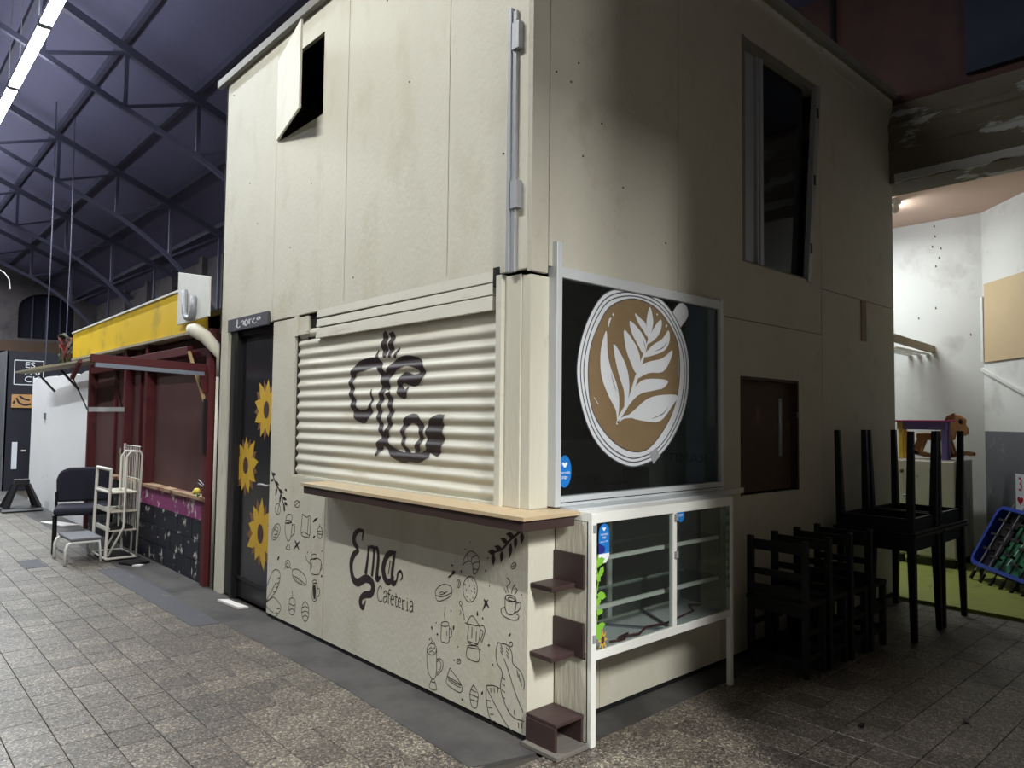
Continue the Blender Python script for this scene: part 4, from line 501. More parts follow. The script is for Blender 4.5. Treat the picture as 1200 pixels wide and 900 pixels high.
def sunflower(y, z, r, rot, yr=1.0):
    mb = MB(); random.seed(int(z*100))
    for layer, n, k, off in ((1, 9, .95, .001), (0, 9, 1.0, .002)):
        mb.cur = layer
        for i in range(n):
            a = rot+2*math.pi*(i+(.5 if layer else 0))/n; L = r*k*random.uniform(.82, 1.05); w_ = r*.2
            c, s = math.cos(a), math.sin(a)
            P = [(r*.12, -w_*.5), (L*.45, -w_), (L*.7, -w_*.75), (L, 0), (L*.7, w_*.75), (L*.45, w_), (r*.12, w_*.5)]
            mb.poly([(y+(p*c-q*s)*yr, z+p*s+q*c) for p, q in P], lambda u, v, d: (.044-d, u, v), off+.0001*i)
    mb.cur = 2; mb.poly([(y+r*.2*math.cos(a)*yr, z+r*.26*math.sin(a)) for a in [2*math.pi*i/14 for i in range(14)]], lambda u, v, d: (.044-d, u, v), .004)
    part('painted_sunflower', mb, [PET, PET2, PETC], dr)
sunflower(3.12, 1.60, .27, math.pi/2+.1, .95); sunflower(3.50, 1.13, .27, math.pi/2, .95); sunflower(3.17, .60, .30, math.pi/2+.05, .95)
sg = part('door_sign', MB().box(-.03, -.008, 2.985, 3.80, 2.275, 2.385), mat('slate_sign', (78, 78, 86), .6, var=.12, scale=8, bump=.1, stain=(110, 110, 116), stain_at=.66, stain_scale=8), KIO, bevel=.004)
ch = MB(); CH = lambda u, v, d: (-.03-d, 3.60-u*.55, 2.3+v*.07)
for st in ([(.02,1.0),(.02,.45),(0,.2),(.08,-.05),(.13,.15)],[(.17,.55),(.22,.75),(.27,.55),(.26,.15)],[(.36,.8),(.31,.4),(.36,.0),(.42,.4),(.37,.8)],[(.48,.75),(.48,.15)],[(.48,.55),(.56,.75)],[(.68,.75),(.6,.4),(.66,.1),(.74,.2)],[(.82,.8),(.76,.55),(.82,.4),(.87,.6),(.82,.8)]):
    ch.ribbon(st, CH, .001, width=.05, step=.05)
part('chalk_lettering', ch, mat('chalk', (210, 212, 218), .9, var=.05, bump=0), sg)

# window side
panel(pb(MB(), .0, .118, 2.285, H), CREAMB); panel(pb(MB(), .123, 1.24, 2.325, H), CREAMB)
q2 = MB(); fb2 = lambda u, v, d: (u, d, v)
q2.prism([(1.245, 2.325), (1.705, 2.325), (1.705, 2.24), (1.99, 2.24), (1.99, H), (1.245, H)], fb2, 0, T)
q2.prism([(1.99, 2.24), (3.17, 2.24), (3.17, 2.64), (1.99, 2.64)], fb2, 0, T); q2.prism([(1.99, 4.23), (3.174, 4.23), (3.174, H), (1.99, H)], fb2, 0, T); q2.prism([(2.975, 2.64), (3.172, 2.64), (3.172, 4.23), (3.165, 4.23)], fb2, 0, T)
panel(q2, CREAMB)
panel(pb(MB(), 3.179, LB, 2.605, H), CREAMB); panel(pb(MB(), 3.179, LB, .03, 2.6), CREAMB)
q4 = MB(); pb(q4, 1.705, 1.96, .03, 2.235); pb(q4, 1.96, 2.77, .03, 1.05); pb(q4, 1.96, 2.77, 1.85, 2.235); pb(q4, 2.77, 3.174, .03, 2.235); panel(q4, CREAMB)
panel(pb(MB(), .0, .183, .03, 1.04), CREAM); panel(pb(MB(), .226, .53, .03, .4), CREAM); panel(pb(MB(), .534, 1.70, .03, .4), CREAM)
panel(pb(MB(), 1.48, 1.70, .4, 1.1), CREAMB)
part('sill_board', MB().box(1.66, 1.96, -.02, .02, 1.075, 1.11), CREAMW, KIO)
part('shadow_joint', MB().box(.226, LB, .006, .03, -.01, .032), DARK, KIO)  # the shadowed floor joint on the window side, painted black
part('worn_batten', MB().box(3.92, 4.02, -.008, 0, 2.25, 2.6), mat('stained_batten', (140, 122, 108), .8, var=.12, bump=.2), KIO)
RUST = mat('rusty_screw', (70, 58, 46), .8, var=.2, bump=0)
for y, z in [(3.897, 4.435), (3.477, 3.532), (3.294, 3.15), (2.691, 4.394), (1.092, 3.604), (1.362, 4.23), (2.676, 2.845), (2.351, 3.268), (0.217, 2.925), (1.717, 2.482)]: part('screw', MB().tube([(.002, y, z), (-.003, y, z)], .0055, 8), RUST, KIO)
for x, z in [(0.166, 3.34), (0.275, 3.322), (0.334, 3.443), (0.523, 3.169), (0.709, 2.855), (0.372, 2.95), (1.112, 2.609)]: part('screw', MB().tube([(x, .002, z), (x, -.003, z)], .0055, 8), RUST, KIO)
# other two sides, floors and roof
part('wall_panel', MB().box(0, LB, LA-.03, LA, 0, H), CREAM, KIO); part('wall_panel', MB().box(LB-.03, LB, .03, LA-.03, 0, H), CREAM, KIO)
part('upper_floor', MB().box(.031, LB-.03, .031, LA-.03, 2.36, 2.42), INNER, KIO)
part('roof_slab', MB().box(-.02, LB+.02, -.02, LA+.05, H, H+.04), INNER, KIO)
ROOFT = mat('grey_roof_edge', (120, 118, 112), .6, var=.12, bump=.15)
part('roof_trim', MB().box(-.045, .0, -.05, LA+.13, H-.025, H+.045), ROOFT, KIO, bevel=.004); part('roof_trim', MB().box(-.045, LB, -.05, .0, H-.025, H+.045), ROOFT, KIO, bevel=.004)
part('roof_trim', MB().box(3.2, LB, -.012, .0, H-.16, H-.03), CREAMB, KIO)
# interior seen through the panes
part('inner_wall', MB().box(.06, 4.5, 1.5, 1.53, 0, 2.36), INNER, KIO)
ip = part('inner_partition', MB().box(1.72, 1.74, .05, 1.0, 0, 2.36), mat('inner_board', (226, 232, 232), .8, var=.06, bump=.05), KIO)
part('inner_batten', MB().box(1.70, 1.72, .06, 1.0, 1.395, 1.41), WHITEP, ip)
rt = MB(); put_text(rt, 'RAMIT', .085, lambda u, v, d: (1.72-d, u, v), .002, .26, 1.27, 1.3); part('mirrored_lettering', rt, mat('faint_grey_letters', (150, 156, 158), .8, bump=0), ip)  # grey mirrored letters set on the board face
part('inner_floor', MB().box(.04, 4.5, .04, 1.5, .0, .03), INNER, KIO)
# big shop window with the painted cup
ALUM = mat('white_aluminium', (205, 210, 214), .4, .15, var=.05, scale=6, bump=.02)
wf = MB(); x0, x1, z0, z1, fw = .148, 1.70, 1.112, 2.325, .045
wf.box(x0, x0+.04, -.035, .03, z0, 2.45); wf.box(x1-.03, x1, -.03, .03, z0, z1+.01); wf.box(x0+.04, x1-.03, -.03, .03, z1-.055, z1); wf.box(x0+.04, x1-.03, -.035, .03, z0, z0+.05)
wfo = part('window_frame', wf, ALUM, KIO, bevel=.003)
wl_ = MB(); wl_.box(x0+.04, x1-.03, -.037, -.034, z0+.018, z0+.022); part('track_groove', wl_, BLACKM, wfo)
part('window_sill', MB().box(.2, 1.64, -.14, .0, 1.1015, 1.1115), ALUM, wfo)
part('window_pane', MB().box(x0+.04, x1-.03, -.006, -.001, z0+.05, z1-.055), GRASS, wfo)
cup = ART['cup']; WCUP = mat('white_window_paint', (218, 222, 228), .6, var=.04, scale=8, bump=.04); CUPB = mat('coffee_brown_paint', (132, 111, 82), .65, var=.12, scale=7, bump=.05, stretch=(1, 1, 2)); CUPL = mat('grey_outline_paint', (70, 74, 84), .7, var=.05, bump=0)
def closed_smooth(P, n=6):
    Q = []; m_ = len(P)
    for i in range(m_):
        p0, p1, p2, p3 = P[i-1], P[i], P[(i+1) % m_], P[(i+2) % m_]
        for k in range(n):
            t = k/n; Q.append(tuple(.5*(2*b+(c-a)*t+(2*a-5*b+4*c-d)*t*t+(3*b-a-3*c+d)*t**3) for a, b, c, d in zip(p0, p1, p2, p3)))
    return Q
GP = lambda x, z, d: (x, -.006-d, z)
cm = MB(); O = closed_smooth(cup['outer']); Bn = closed_smooth(cup['brown'])
hd = [tuple(p) for p in closed_smooth(cup['handle'], 5)]; cm.cur = 0; cm.poly(hd, GP, .0006); cm.poly(O, GP, .001); cm.cur = 1; cm.poly(Bn, GP, .0016)
cm.cur = 2; cx_, cz_ = .838, 1.797
for t in (.0, .36, .68): cm.ribbon([(a[0]+( (a[0]-cx_)*-.155*t), a[1]+((a[1]-cz_)*-.135*t)) for a in O+[O[0]]], GP, .0019, width=.007, step=.03, smooth=False)
cm.ribbon(Bn+[Bn[0]], GP, .0019, width=.006, step=.03, smooth=False)
cm.ribbon(hd+[hd[0]], GP, .0009, width=.005, step=.03, smooth=False)
cm.cur = 0
for k, l in enumerate(cup['leaves']): cm.poly(closed_smooth(l, 4), GP, .0024+.00005*k)
cm.ribbon(cup['stem'], GP, .0022, step=.01); cm.ribbon(cup['stem2'], GP, .0022, step=.01)
for l in cup['marks']: cm.ribbon(l, GP, .0024, step=.01)
cm.cur = 2
for l in cup['veins']: cm.ribbon(l, GP, .0034, step=.01)
cm.cur = 3; cm.poly(cup['tape'], GP, .0036)
part('painted_coffee_cup', cm, [WCUP, CUPB, CUPL, mat('grey_tape', (158, 160, 166), .6, var=.05, bump=0)], wfo, label='white cup with brown latte and leaf pattern painted on the pane')
STB = mat('sticker_blue', (30, 118, 200), .4, var=.03, bump=0); STD = mat('sticker_navy', (40, 46, 130), .4, var=.03, bump=0); STW = mat('sticker_white', (232, 236, 244), .4, var=.02, bump=0)
def oval(cx, cz, rx, rz, n=24): return [(cx+rx*math.cos(2*math.pi*i/n), cz+rz*math.sin(2*math.pi*i/n)) for i in range(n)]
st = MB(); st.poly(oval(.243, 1.285, .05, .082), GP, .001); st.cur = 1
st.poly([(.222, 1.325), (.232, 1.332), (.243, 1.325), (.255, 1.332), (.265, 1.325), (.25, 1.305), (.238, 1.305)], GP, .0015)
put_text(st, 'mercado', .024, GP, .0015, .243, 1.272, .95); put_text(st, 'pago', .024, GP, .0015, .243, 1.25, .95)
part('payment_sticker', st, [STB, STW], wfo, label='blue oval payment sticker')
# dark boxes added to give the dark squares in the pane
part('inner_shelf', MB().box(.2, 1.7, .145, .6, 1.1, 1.115), mat('inner_counter', (190, 186, 172), .6, var=.06, bump=0), KIO)
part('inner_splashback', MB().box(.2, 1.7, .6, .62, 1.1, 1.42), mat('inner_counter', (150, 148, 138)), KIO)
DARKBOX = mat('dark_box_paint', (28, 24, 26), .6, var=.15, bump=0)
for k, (x, y, a, b, h) in enumerate(((.50, .36, .09, .05, .12), (.78, .36, .12, .05, .1), (.86, .2, .1, .04, .06), (1.22, .3, .07, .05, .14), (.42, .21, .09, .05, .13))):
    solo('dark_box', MB().box(x-a, x+a, y-b, y+b, 1.1155, 1.1155+h), DARKBOX, 'small dark box added inside the shop window, below the painted cup', 'box', 'dark boxes added behind the shop window', loc=(x, y, 1.1155))
# upper window: aluminium sash left open, steel slotted post on the right
uw = part('window_frame', MB().box(1.992, 2.03, .0, .12, 2.645, 4.225).box(2.03, 3.16, .01, .12, 4.17, 4.225).box(2.03, 2.97, .02, .12, 2.64, 2.66), ROOFT, KIO)
part('sliding_sash', MB().box(2.03, 2.24, .05, .075, 2.66, 4.17).box(2.255, 2.275, .035, .075, 2.66, 4.17).box(2.29, 2.335, .03, .07, 2.66, 4.17), mat('grey_sash', (170, 175, 185), .45, .2, var=.06, bump=.02), uw)
part('window_pane', MB().box(2.335, 3.0, .06, .064, 2.66, 4.17), glass('upper_glass', (120, 125, 140), .8, .02), uw)
spm = MB(); spm.hexa([(2.93, -.012, 2.625), (2.985, -.012, 2.625), (2.985, .03, 2.625), (2.93, .03, 2.625), (3.10, -.012, 4.215), (3.172, -.012, 4.215), (3.172, .03, 4.215), (3.10, .03, 4.215)])
sp = part('slotted_post', spm, GALV, uw)
for z in (2.9, 3.45, 4.0):
    xm = 2.9575+(3.136-2.9575)*(z-2.625)/1.59; part('slot', MB().box(xm-.012, xm+.012, -.0145, -.012, z-.05, z+.03), DARK, uw)
part('dark_back', MB().box(1.95, 3.3, .9, .92, 2.42, 4.55), DARK, KIO)
# small boarded hatch
bh = part('boarded_hatch', MB().box(1.97, 2.76, .05, .065, 1.06, 1.84), mat('dark_plywood', (74, 56, 46), .7, var=.2, scale=7, bump=.2, stain=(106, 84, 62), stain_at=.6, stain_scale=5, stretch=(1, 1, .5)), KIO)
part('hatch_frame', MB().box(1.955, 1.975, -.004, .07, 1.05, 1.855).box(2.755, 2.775, -.004, .07, 1.05, 1.855).box(1.975, 2.755, -.002, .07, 1.835, 1.855), mat('dark_hatch_wood', (58, 44, 40), .7, var=.15, bump=.1), bh)
part('glass_strip', MB().box(2.565, 2.61, .044, .05, 1.3, 1.72), mat('strip_glass', (120, 130, 136), .2, var=.05, bump=0), bh)
part('latch', MB().box(2.742, 2.772, -.02, -.004, 1.58, 1.62), GALV, bh)

# ================================================================== AROUND THE KIOSK
# glazed display cabinet standing at the wall
CAB = thing('display_cabinet', 'white framed glass display cabinet on legs below the coffee-cup window', 'display cabinet', (.82, -.12, 0))
cx0, cx1, cy0, cy1, cz0, cz1 = .185, 1.455, -.24, .12, .40, 1.095
def cab(name, mb, m_, **k): return part(name, mb, m_, CAB, world=True, **k)
cab('leg', MB().box(cx0, cx0+.035, cy0-.005, cy0+.03, 0, cz1), WHITEP, bevel=.003); cab('leg', MB().box(cx1-.03, cx1, cy0, cy0+.03, 0, cz1), WHITEP, bevel=.003)
fr = MB(); fr.box(cx0+.035, cx1-.03, cy0, cy0+.03, cz0, cz0+.042); fr.box(cx0+.035, cx1-.03, cy0, cy0+.03, cz1-.045, cz1)
fr.box(.855, .885, cy0+.001, cy0+.03, cz0+.042, cz1-.045)
for z in (cz0, cz1-.04): fr.box(cx1-.028, cx1-.002, cy0+.03, cy1, z, z+.04); fr.box(cx0, cx0+.02, cy0+.03, cy1, z, z+.04); fr.box(cx0, cx1, cy1, cy1+.02, z, z+.035)
for x in (.745, 1.40): fr.box(x, x+.03, cy1, cy1+.018, cz0+.03, cz1-.04)
cab('frame', fr, WHITEP, bevel=.002)
cab('side_board', MB().box(cx0, cx0+.018, -.22, -.003, .02, 1.06), CREAMW)
cab('tray', MB().box(cx0+.02, cx1-.028, cy0+.03, cy1, cz0+.012, cz0+.026), mat('grey_tray', (222, 224, 230), .5, var=.04, bump=.03))
cab('top_board', MB().box(cx0, cx1, cy0, cy1, cz1, cz1+.006), WHITEP)
for z in (.845, .605):
    sh = cab('shelf_rail', MB().box(cx0+.04, cx1-.03, -.16, -.14, z, z+.02), WHITEP)
    part('back_rail', MB().box(cx0+.04, cx1-.03, .085, .1, z+.01, z+.025), WHITEP, sh, world=False).location = (-LOC[CAB.name])
    cab('glass_shelf', MB().box(cx0+.03, cx1-.03, -.15, .1, z+.022, z+.026), CABGL)
cab('glass_door', MB().box(cx0+.036, .854, cy0+.012, cy0+.016, cz0+.043, cz1-.046), CABGL); cab('glass_door', MB().box(.886, cx1-.031, cy0+.006, cy0+.010, cz0+.043, cz1-.046), CABGL)
cab('glass_side', MB().box(cx1-.016, cx1-.012, cy0+.031, cy1-.001, cz0+.041, cz1-.041), CABGL)
cab('divider', MB().beam((.62, cy1-.01, cz0+.03), (.82, cy0+.04, cz0+.03), .04, .006), mat('grey_strip', (120, 124, 134), .5, bump=0))
for x, z in ((.2, 1.03), (.2, .51), (.868, 1.03), (.868, .83)): cab('lock', MB().box(x-.008, x+.012, cy0-.012, cy0+.001, z-.02, z+.015), GALV)
FC = lambda x, z, d: (x, cy0+.006-d-.002, z)
stk = MB(); rx = .04; xc, zt = .282, 1.045
stk.poly([(xc-rx, .9)]+[(xc+rx, .9)]+[(xc+rx*math.cos(a), zt-.05+.05*math.sin(a)) for a in [math.pi*i/10 for i in range(11)]], FC, .001)
stk.cur = 1; stk.poly([(xc-rx, .9), (xc+rx*.1, .905), (xc+rx*.2, .93), (xc-rx, .955)], FC, .0013)
stk.cur = 2; stk.poly([(xc-rx, .9), (xc+rx, .9), (xc+rx, .885), (xc+rx*.4, .855), (xc-rx, .85)], FC, .0012)
stk.poly([(xc-.014, 1.022), (xc-.006, 1.028), (xc, 1.022), (xc+.006, 1.028), (xc+.014, 1.022), (xc, 1.008)], FC, .0014)
put_text(stk, 'mercado', .017, FC, .0015, xc, .988, .9); put_text(stk, 'pago', .017, FC, .0015, xc, .974, .9)
put_text(stk, 'paga con QR', .011, FC, .0015, xc, .955, .95)
cab('payment_sticker', stk, [STB, STD, STW], label='tall blue and white payment sticker on the cabinet glass')
st2 = MB(); st2.poly(oval(.925, 1.035, .033, .04), FC, .001); st2.cur = 1; put_text(st2, 'pago', .022, FC, .0015, .925, 1.03, .9)
cab('payment_sticker', st2, [STB, STW], label='small round blue sticker on the cabinet glass')
VINE = mat('vine_green', (128, 186, 62), .5, var=.12, bump=0); VINED = mat('vine_dull_green', (84, 120, 72), .6, var=.12, bump=0)  # second green is duller, for the far vine and the flower leaf
vn = MB(); vn.ribbon([(.237, .9), (.228, .84), (.242, .78), (.228, .7), (.236, .62), (.23, .55), (.24, .5)], FC, .001, width=.006)
for i, (x, z, a, s_) in enumerate(((.255, .865, .3, .035), (.228, .85, 2.4, .02), (.262, .815, 1.0, .03), (.24, .79, 2.2, .025), (.265, .7, -.3, .035), (.24, .675, .8, .03), (.252, .625, 0, .026), (.262, .555, .2, .032), (.24, .53, -1.3, .045))):
    c, s = math.cos(a), math.sin(a); vn.poly([(x+(p*c-q*s)*s_, z+(p*s+q*c)*s_) for p, q in ((-1, 0), (-.4, .55), (.4, .5), (1, 0), (.4, -.5), (-.4, -.55))], FC, .0013+.0001*i)
cab('painted_vine', vn, VINE, label='bright green vine decal on the cabinet post')
v2 = MB(); v2.ribbon([(1.41, 1.03), (1.415, .85), (1.405, .72), (1.418, .55)], FC, .001, width=.006)
for i in range(9): v2.poly([(1.405+dx*.022, 1.0-.052*i+dz*.022) for dx, dz in ((-1, 0), (-.2, .7), (.6, .3), (.3, -.6), (-.4, -.6))], FC, .0012)
cab('painted_vine', v2, VINED, label='dull green vine decal on the cabinet glass')
sf = MB()
for i in range(8):
    a = 2*math.pi*i/8; sf.poly([(.275+.038*math.cos(a+da)*k, .487+.055*math.sin(a+da)*k) for da, k in ((-.3, .5), (0, 1), (.3, .5), (0, .1))], FC, .001+.0001*i)
sf.cur = 1; sf.poly(oval(.275, .487, .012, .018), FC, .003); cab('sunflower_sticker', sf, [PET, PETC])
cord = MB().tube([(.42, -.16, .433), (.5, -.19, .437), (.58, -.15, .443), (.5, -.15, .437), (.62, -.19, .442), (.75, -.14, .443), (.9, -.16, .441), (1.1, -.12, .436), (1.25, -.1, .437), (1.3, -.03, .45), (1.4, -.05, .437)], .006, 6)
solo('power_cord', cord, mat('dark_red_cord', (86, 30, 34), .5, bump=0), 'dark red cord lying loose on the grey tray of the display cabinet', 'cord', loc=(.9, -.14, .43), smooth=True)
# three little corner shelves in the nook beside the cabinet
for k, z in enumerate((.735, .41)):
    t = thing('corner_shelf', ('dark brown corner shelf with back board, the upper one beside the display cabinet', 'dark brown corner shelf with back board, the lower one above the box step')[k], 'shelf', (.1, -.08, z), group='brown corner shelves beside the display cabinet')
    part('shelf_board', MB().box(.012, .172, -.15, -.002, z, z+.024), BROWN, t, world=True, bevel=.004)
    part('back_board', MB().box(.170, .184, -.205, -.004, z+.0, z+.165), BROWN, t, world=True, bevel=.003)
t = thing('box_step', 'dark brown open box step on a grey plank at the kiosk corner', 'step', (.09, -.1, .02), group='brown corner shelves beside the display cabinet')
part('top_board', MB().box(-.01, .18, -.205, -.003, .132, .15), BROWN, t, world=True, bevel=.004)
part('front_board', MB().box(-.012, .004, -.2, -.003, .022, .132), BROWN, t, world=True, bevel=.003)
part('side_board', MB().box(.165, .18, -.2, -.003, .022, .132), BROWN, t, world=True)
solo('base_plank', MB().box(-.04, .175, -.24, -.003, .0015, .022), mat('grey_plank', (110, 106, 100), .8, var=.12, bump=.3), 'short grey weathered plank under the dark brown box step', 'plank', loc=(.07, -.12, .0015), bevel=.003)

# black chairs lined up against the window side
def make_chair():
    t = thing('wooden_chair', 'x', 'chair', group='black wooden chairs lined up along the kiosk')
    W, D, s = .36, .255, .038     # faces +x, back at x = 0
    for y in (-W/2, W/2):
        part('back_post', MB().box(0, s, y-s/2, y+s/2, 0, .82), BLACKW, t, bevel=.004)
        part('front_leg', MB().box(D-s, D, y-s/2, y+s/2, 0, .42), BLACKW, t, bevel=.004)
        part('side_stretcher', MB().box(s, D-s, y-.012, y+.012, .1, .135), BLACKW, t); part('side_stretcher', MB().box(s, D-s, y-.012, y+.012, .25, .28), BLACKW, t)
    part('seat', MB().box(-.012, D+.01, -W/2-.02, W/2+.02, .42, .45), BLACKW, t, bevel=.005)
    part('apron', MB().box(.006, .026, -W/2, W/2, .36, .42), BLACKW, t)
    part('top_rail', MB().box(.006, .03, -W/2+s/2, W/2-s/2, .735, .80), BLACKW, t, bevel=.004)
    part('back_rail', MB().beam((.018, -W/2+s/2, .60), (.018, W/2-s/2, .60), .022, .04), BLACKW, t); part('back_rail', MB().box(.008, .03, -W/2+s/2, W/2-s/2, .47, .52), BLACKW, t)
    part('stretcher', MB().box(.008, .03, -W/2, W/2, .07, .11), BLACKW, t); part('front_stretcher', MB().box(D-.03, D-.008, -W/2, W/2, .1, .14), BLACKW, t)
    return t
ch0 = make_chair()
labs = ('black wooden chair next to the display cabinet, first in the row along the kiosk', 'black wooden chair second in the row from the display cabinet', 'black wooden chair third in the row from the display cabinet', 'black wooden chair at the end of the row, next to the stacked tables')
for k, (x, rz) in enumerate(((1.85, 0), (2.14, .004), (2.43, -.004), (2.715, .004))):
    c = ch0 if k == 0 else copy_tree(ch0)
    c.location = (x, -.30-.012*k, 0.001); c.rotation_euler = (0, 0, rz); c['label'] = labs[k]
# black tables, two upright and two upside down on top
def make_table():
    t = thing('wooden_table', 'x', 'table', group='black tables stacked beside the kiosk')
    a, b = .29, .29
    part('tabletop', MB().box(-a, a, -b, b, .722, .745), BLACKW, t, bevel=.006)
    for s in (-1, 1):
        part('apron', MB().box(-a+.03, a-.03, s*(b-.045)-.011, s*(b-.045)+.011, .63, .722), BLACKW, t); part('apron', MB().box(s*(a-.045)-.011, s*(a-.045)+.011, -b+.03, b-.03, .63, .722), BLACKW, t)
        for q in (-1, 1):
            part('leg', MB().beam((s*(a-.03), q*(b-.03), 0), (s*(a-.045), q*(b-.045), .722), .04, .04, up=(1, 0, 0), w2=.054, h2=.054), BLACKW, t, bevel=.004)
    return t
t0 = make_table()
spec = (((3.43, -.385, .001), 0, 0, 'black wooden table standing upright beside the row of black chairs, carrying an upturned one'), ((4.02, -.385, .001), 0, .01, 'black wooden table standing upright at the doorway to the white room, carrying an upturned one'),
        ((3.43, -.375, 1.492), math.pi, .015, 'black wooden table upside down on top of the table beside the chairs'), ((4.02, -.375, 1.492), math.pi, -.02, 'black wooden table upside down on top of the table at the doorway'))
for k, (l, rx_, rz, lab) in enumerate(spec):
    c = t0 if k == 0 else copy_tree(t0); c.location = l; c.rotation_euler = (rx_, 0, rz); c['label'] = lab

# ================================================================== WHITE BACK ROOM
FRG = mat('old_white_enamel', (218, 216, 200), .4, var=.05, scale=4, bump=.05, stain=(160, 150, 130), stain_at=.7, stain_scale=5)
t = thing('metal_cabinet', 'old white enamelled metal cabinet with grey streaked side in the back room', 'cabinet', (6.6, .3, 0))
part('body', MB().box(6.32, 6.9, -.0, .62, .09, 1.15), mat('streaked_grey_metal', (168, 166, 160), .5, var=.1, scale=5, bump=.08, stain=(92, 90, 88), stain_at=.6, stain_scale=8, stretch=(1.5, 1.5, .12)), t, world=True, bevel=.006)
d = part('cabinet_door', MB().box(6.29, 6.32, .005, .615, .11, 1.14), FRG, t, world=True, bevel=.008)
part('door_handle', MB().tube([(6.29, .5, .75), (6.255, .5, .75), (6.255, .4, .75), (6.29, .4, .75)], .01, 6), GALV, t, world=True)
part('knob', MB().ellipsoid((6.27, .52, 1.02), (.02, .02, .025)), mat('brown_knob', (110, 84, 60), .4, bump=0), t, world=True, smooth=True)
part('maker_badge', MB().box(6.284, 6.29, .15, .24, 1.0, 1.05), mat('blue_badge', (90, 100, 140), .4, bump=0), t, world=True)
for x in (6.36, 6.86):
    for y in (.05, .57): part('foot', MB().box(x-.03, x+.03, y-.03, y+.03, .001, .09), BLACKM, t, world=True)
PUR = mat('purple_paint', (122, 106, 164), .5, var=.05, bump=0); MAG = mat('magenta_paint', (164, 44, 110), .5, var=.05, bump=0); TYEL = mat('toy_yellow_paint', (226, 184, 70), .5, var=.05, bump=0)
t = thing('toy_table', 'small toy table with magenta top, purple apron and yellow leg on the white cabinet', 'toy table', (6.5, .35, 1.15))
part('tabletop', MB().box(6.34, 6.52, .05, .64, 1.565, 1.585), MAG, t, world=True, bevel=.004)
part('apron', MB().box(6.37, 6.385, .12, .6, 1.48, 1.565).box(6.385, 6.50, .105, .12, 1.48, 1.565), PUR, t, world=True)
for x, y, m_ in ((6.38, .56, TYEL), (6.38, .12, PUR), (6.49, .56, TYEL), (6.49, .12, PUR)): part('leg', MB().box(x-.02, x+.02, y-.022, y+.022, 1.151, 1.565), m_, t, world=True)
PLY = mat('plain_pine_board', (176, 130, 84), .6, var=.12, scale=9, bump=.05, stain=(120, 84, 54), stain_at=.68, stain_scale=8)
t = thing('rocking_horse', 'wooden rocking horse with dark eye standing by the purple toy table', 'rocking horse', (6.6, .2, 1.15))
FH = lambda y, z, d: (d, y, z)
part('head', MB().prism([(.20, 1.37), (.22, 1.46), (.17, 1.55), (.15, 1.62), (.08, 1.655), (.02, 1.64), (-.035, 1.60), (-.03, 1.54), (-.055, 1.50), (-.055, 1.44), (-.02, 1.415), (.01, 1.44), (.035, 1.475), (.06, 1.45), (.08, 1.37)], FH, 6.57, 6.61), PLY, t, world=True, bevel=.006)
part('eye', MB().ellipsoid((6.568, .015, 1.575), (.006, .02, .028)), BLACKM, t, world=True)
part('mane', MB().prism([(.18, 1.56), (.15, 1.63), (.08, 1.665), (.09, 1.64), (.14, 1.6)], FH, 6.56, 6.62), mat('dark_mane', (112, 78, 50), .7, bump=.1), t, world=True)
part('body', MB().box(6.54, 6.66, .1, .46, 1.36, 1.44), PLY, t, world=True, bevel=.02)
for x in (6.54, 6.65):
    part('rocker', MB().prism([(.56, 1.245)]+[(.56-.66*k/10, 1.245-.075*math.sin(math.pi*k/10)**.8*1.15) for k in range(1, 10)]+[(-.1, 1.2), (-.1, 1.235)]+[(.56-.66*k/10, 1.275-.075*math.sin(math.pi*k/10)) for k in range(9, 0, -1)]+[(.56, 1.28)], FH, x-.012, x+.012), PLY, t, world=True)
    part('leg', MB().prism([(.43, 1.40), (.36, 1.40), (.44, 1.19), (.51, 1.21)], FH, x-.012, x+.012), PLY, t, world=True); part('leg', MB().prism([(.20, 1.40), (.13, 1.40), (.07, 1.2), (.12, 1.19)], FH, x-.012, x+.012), PLY, t, world=True)
# table football game propped up on its edge
FBL = mat('blue_plastic_rim', (36, 66, 170), .35, var=.08, bump=0); FGR = mat('green_pitch', (44, 118, 84), .45, var=.1, scale=4, bump=0)
t = thing('table_football', 'table football game with blue rim and green pitch propped on edge in the back room', 'game table', (5.9, -.5, 0))
BL, TL, BR = Vector((6.0, -.213, .14)), Vector((6.35, -.266, .704)), Vector((5.5, -.779, .096))
e1 = (BR-BL).normalized(); e2 = (TL-BL); e2 = (e2-e1*e2.dot(e1)).normalized(); e3 = e1.cross(e2)
if e3.x > 0: e3 = -e3
FT = lambda u, v, d: tuple(BL+e1*u+e2*v+e3*d)
Lw, Hh = 1.15, .66
def rrect(x0, x1, y0, y1, r, n=5):
    P = []
    for cx_, cy_, a0_ in ((x1-r, y1-r, 0), (x0+r, y1-r, math.pi/2), (x0+r, y0+r, math.pi), (x1-r, y0+r, 1.5*math.pi)):
        P += [(cx_+r*math.cos(a0_+math.pi/2*k/n), cy_+r*math.sin(a0_+math.pi/2*k/n)) for k in range(n+1)]
    return P
rm = MB(); oo, ii = rrect(0, Lw, 0, Hh, .09), rrect(.035, Lw-.035, .035, Hh-.035, .06); n = len(oo)
for i in range(n):
    j = (i+1) % n
    for A_, B_, da, db in ((oo, oo, -.12, .03), (oo, ii, .03, .03), (ii, ii, .03, -.1)): rm.quad(FT(*A_[i], da), FT(*A_[j], da), FT(*B_[j], db), FT(*B_[i], db))
part('rim', rm, FBL, t, world=True)
part('pitch', MB().prism(ii, FT, -.12, -.075), FGR, t, world=True)
part('dark_end', MB().prism([(.05, .05), (.2, .05), (.28, Hh-.05), (.08, Hh-.05)], FT, -.075, -.06), mat('dark_goal_end', (40, 30, 40), .5, bump=0), t, world=True)
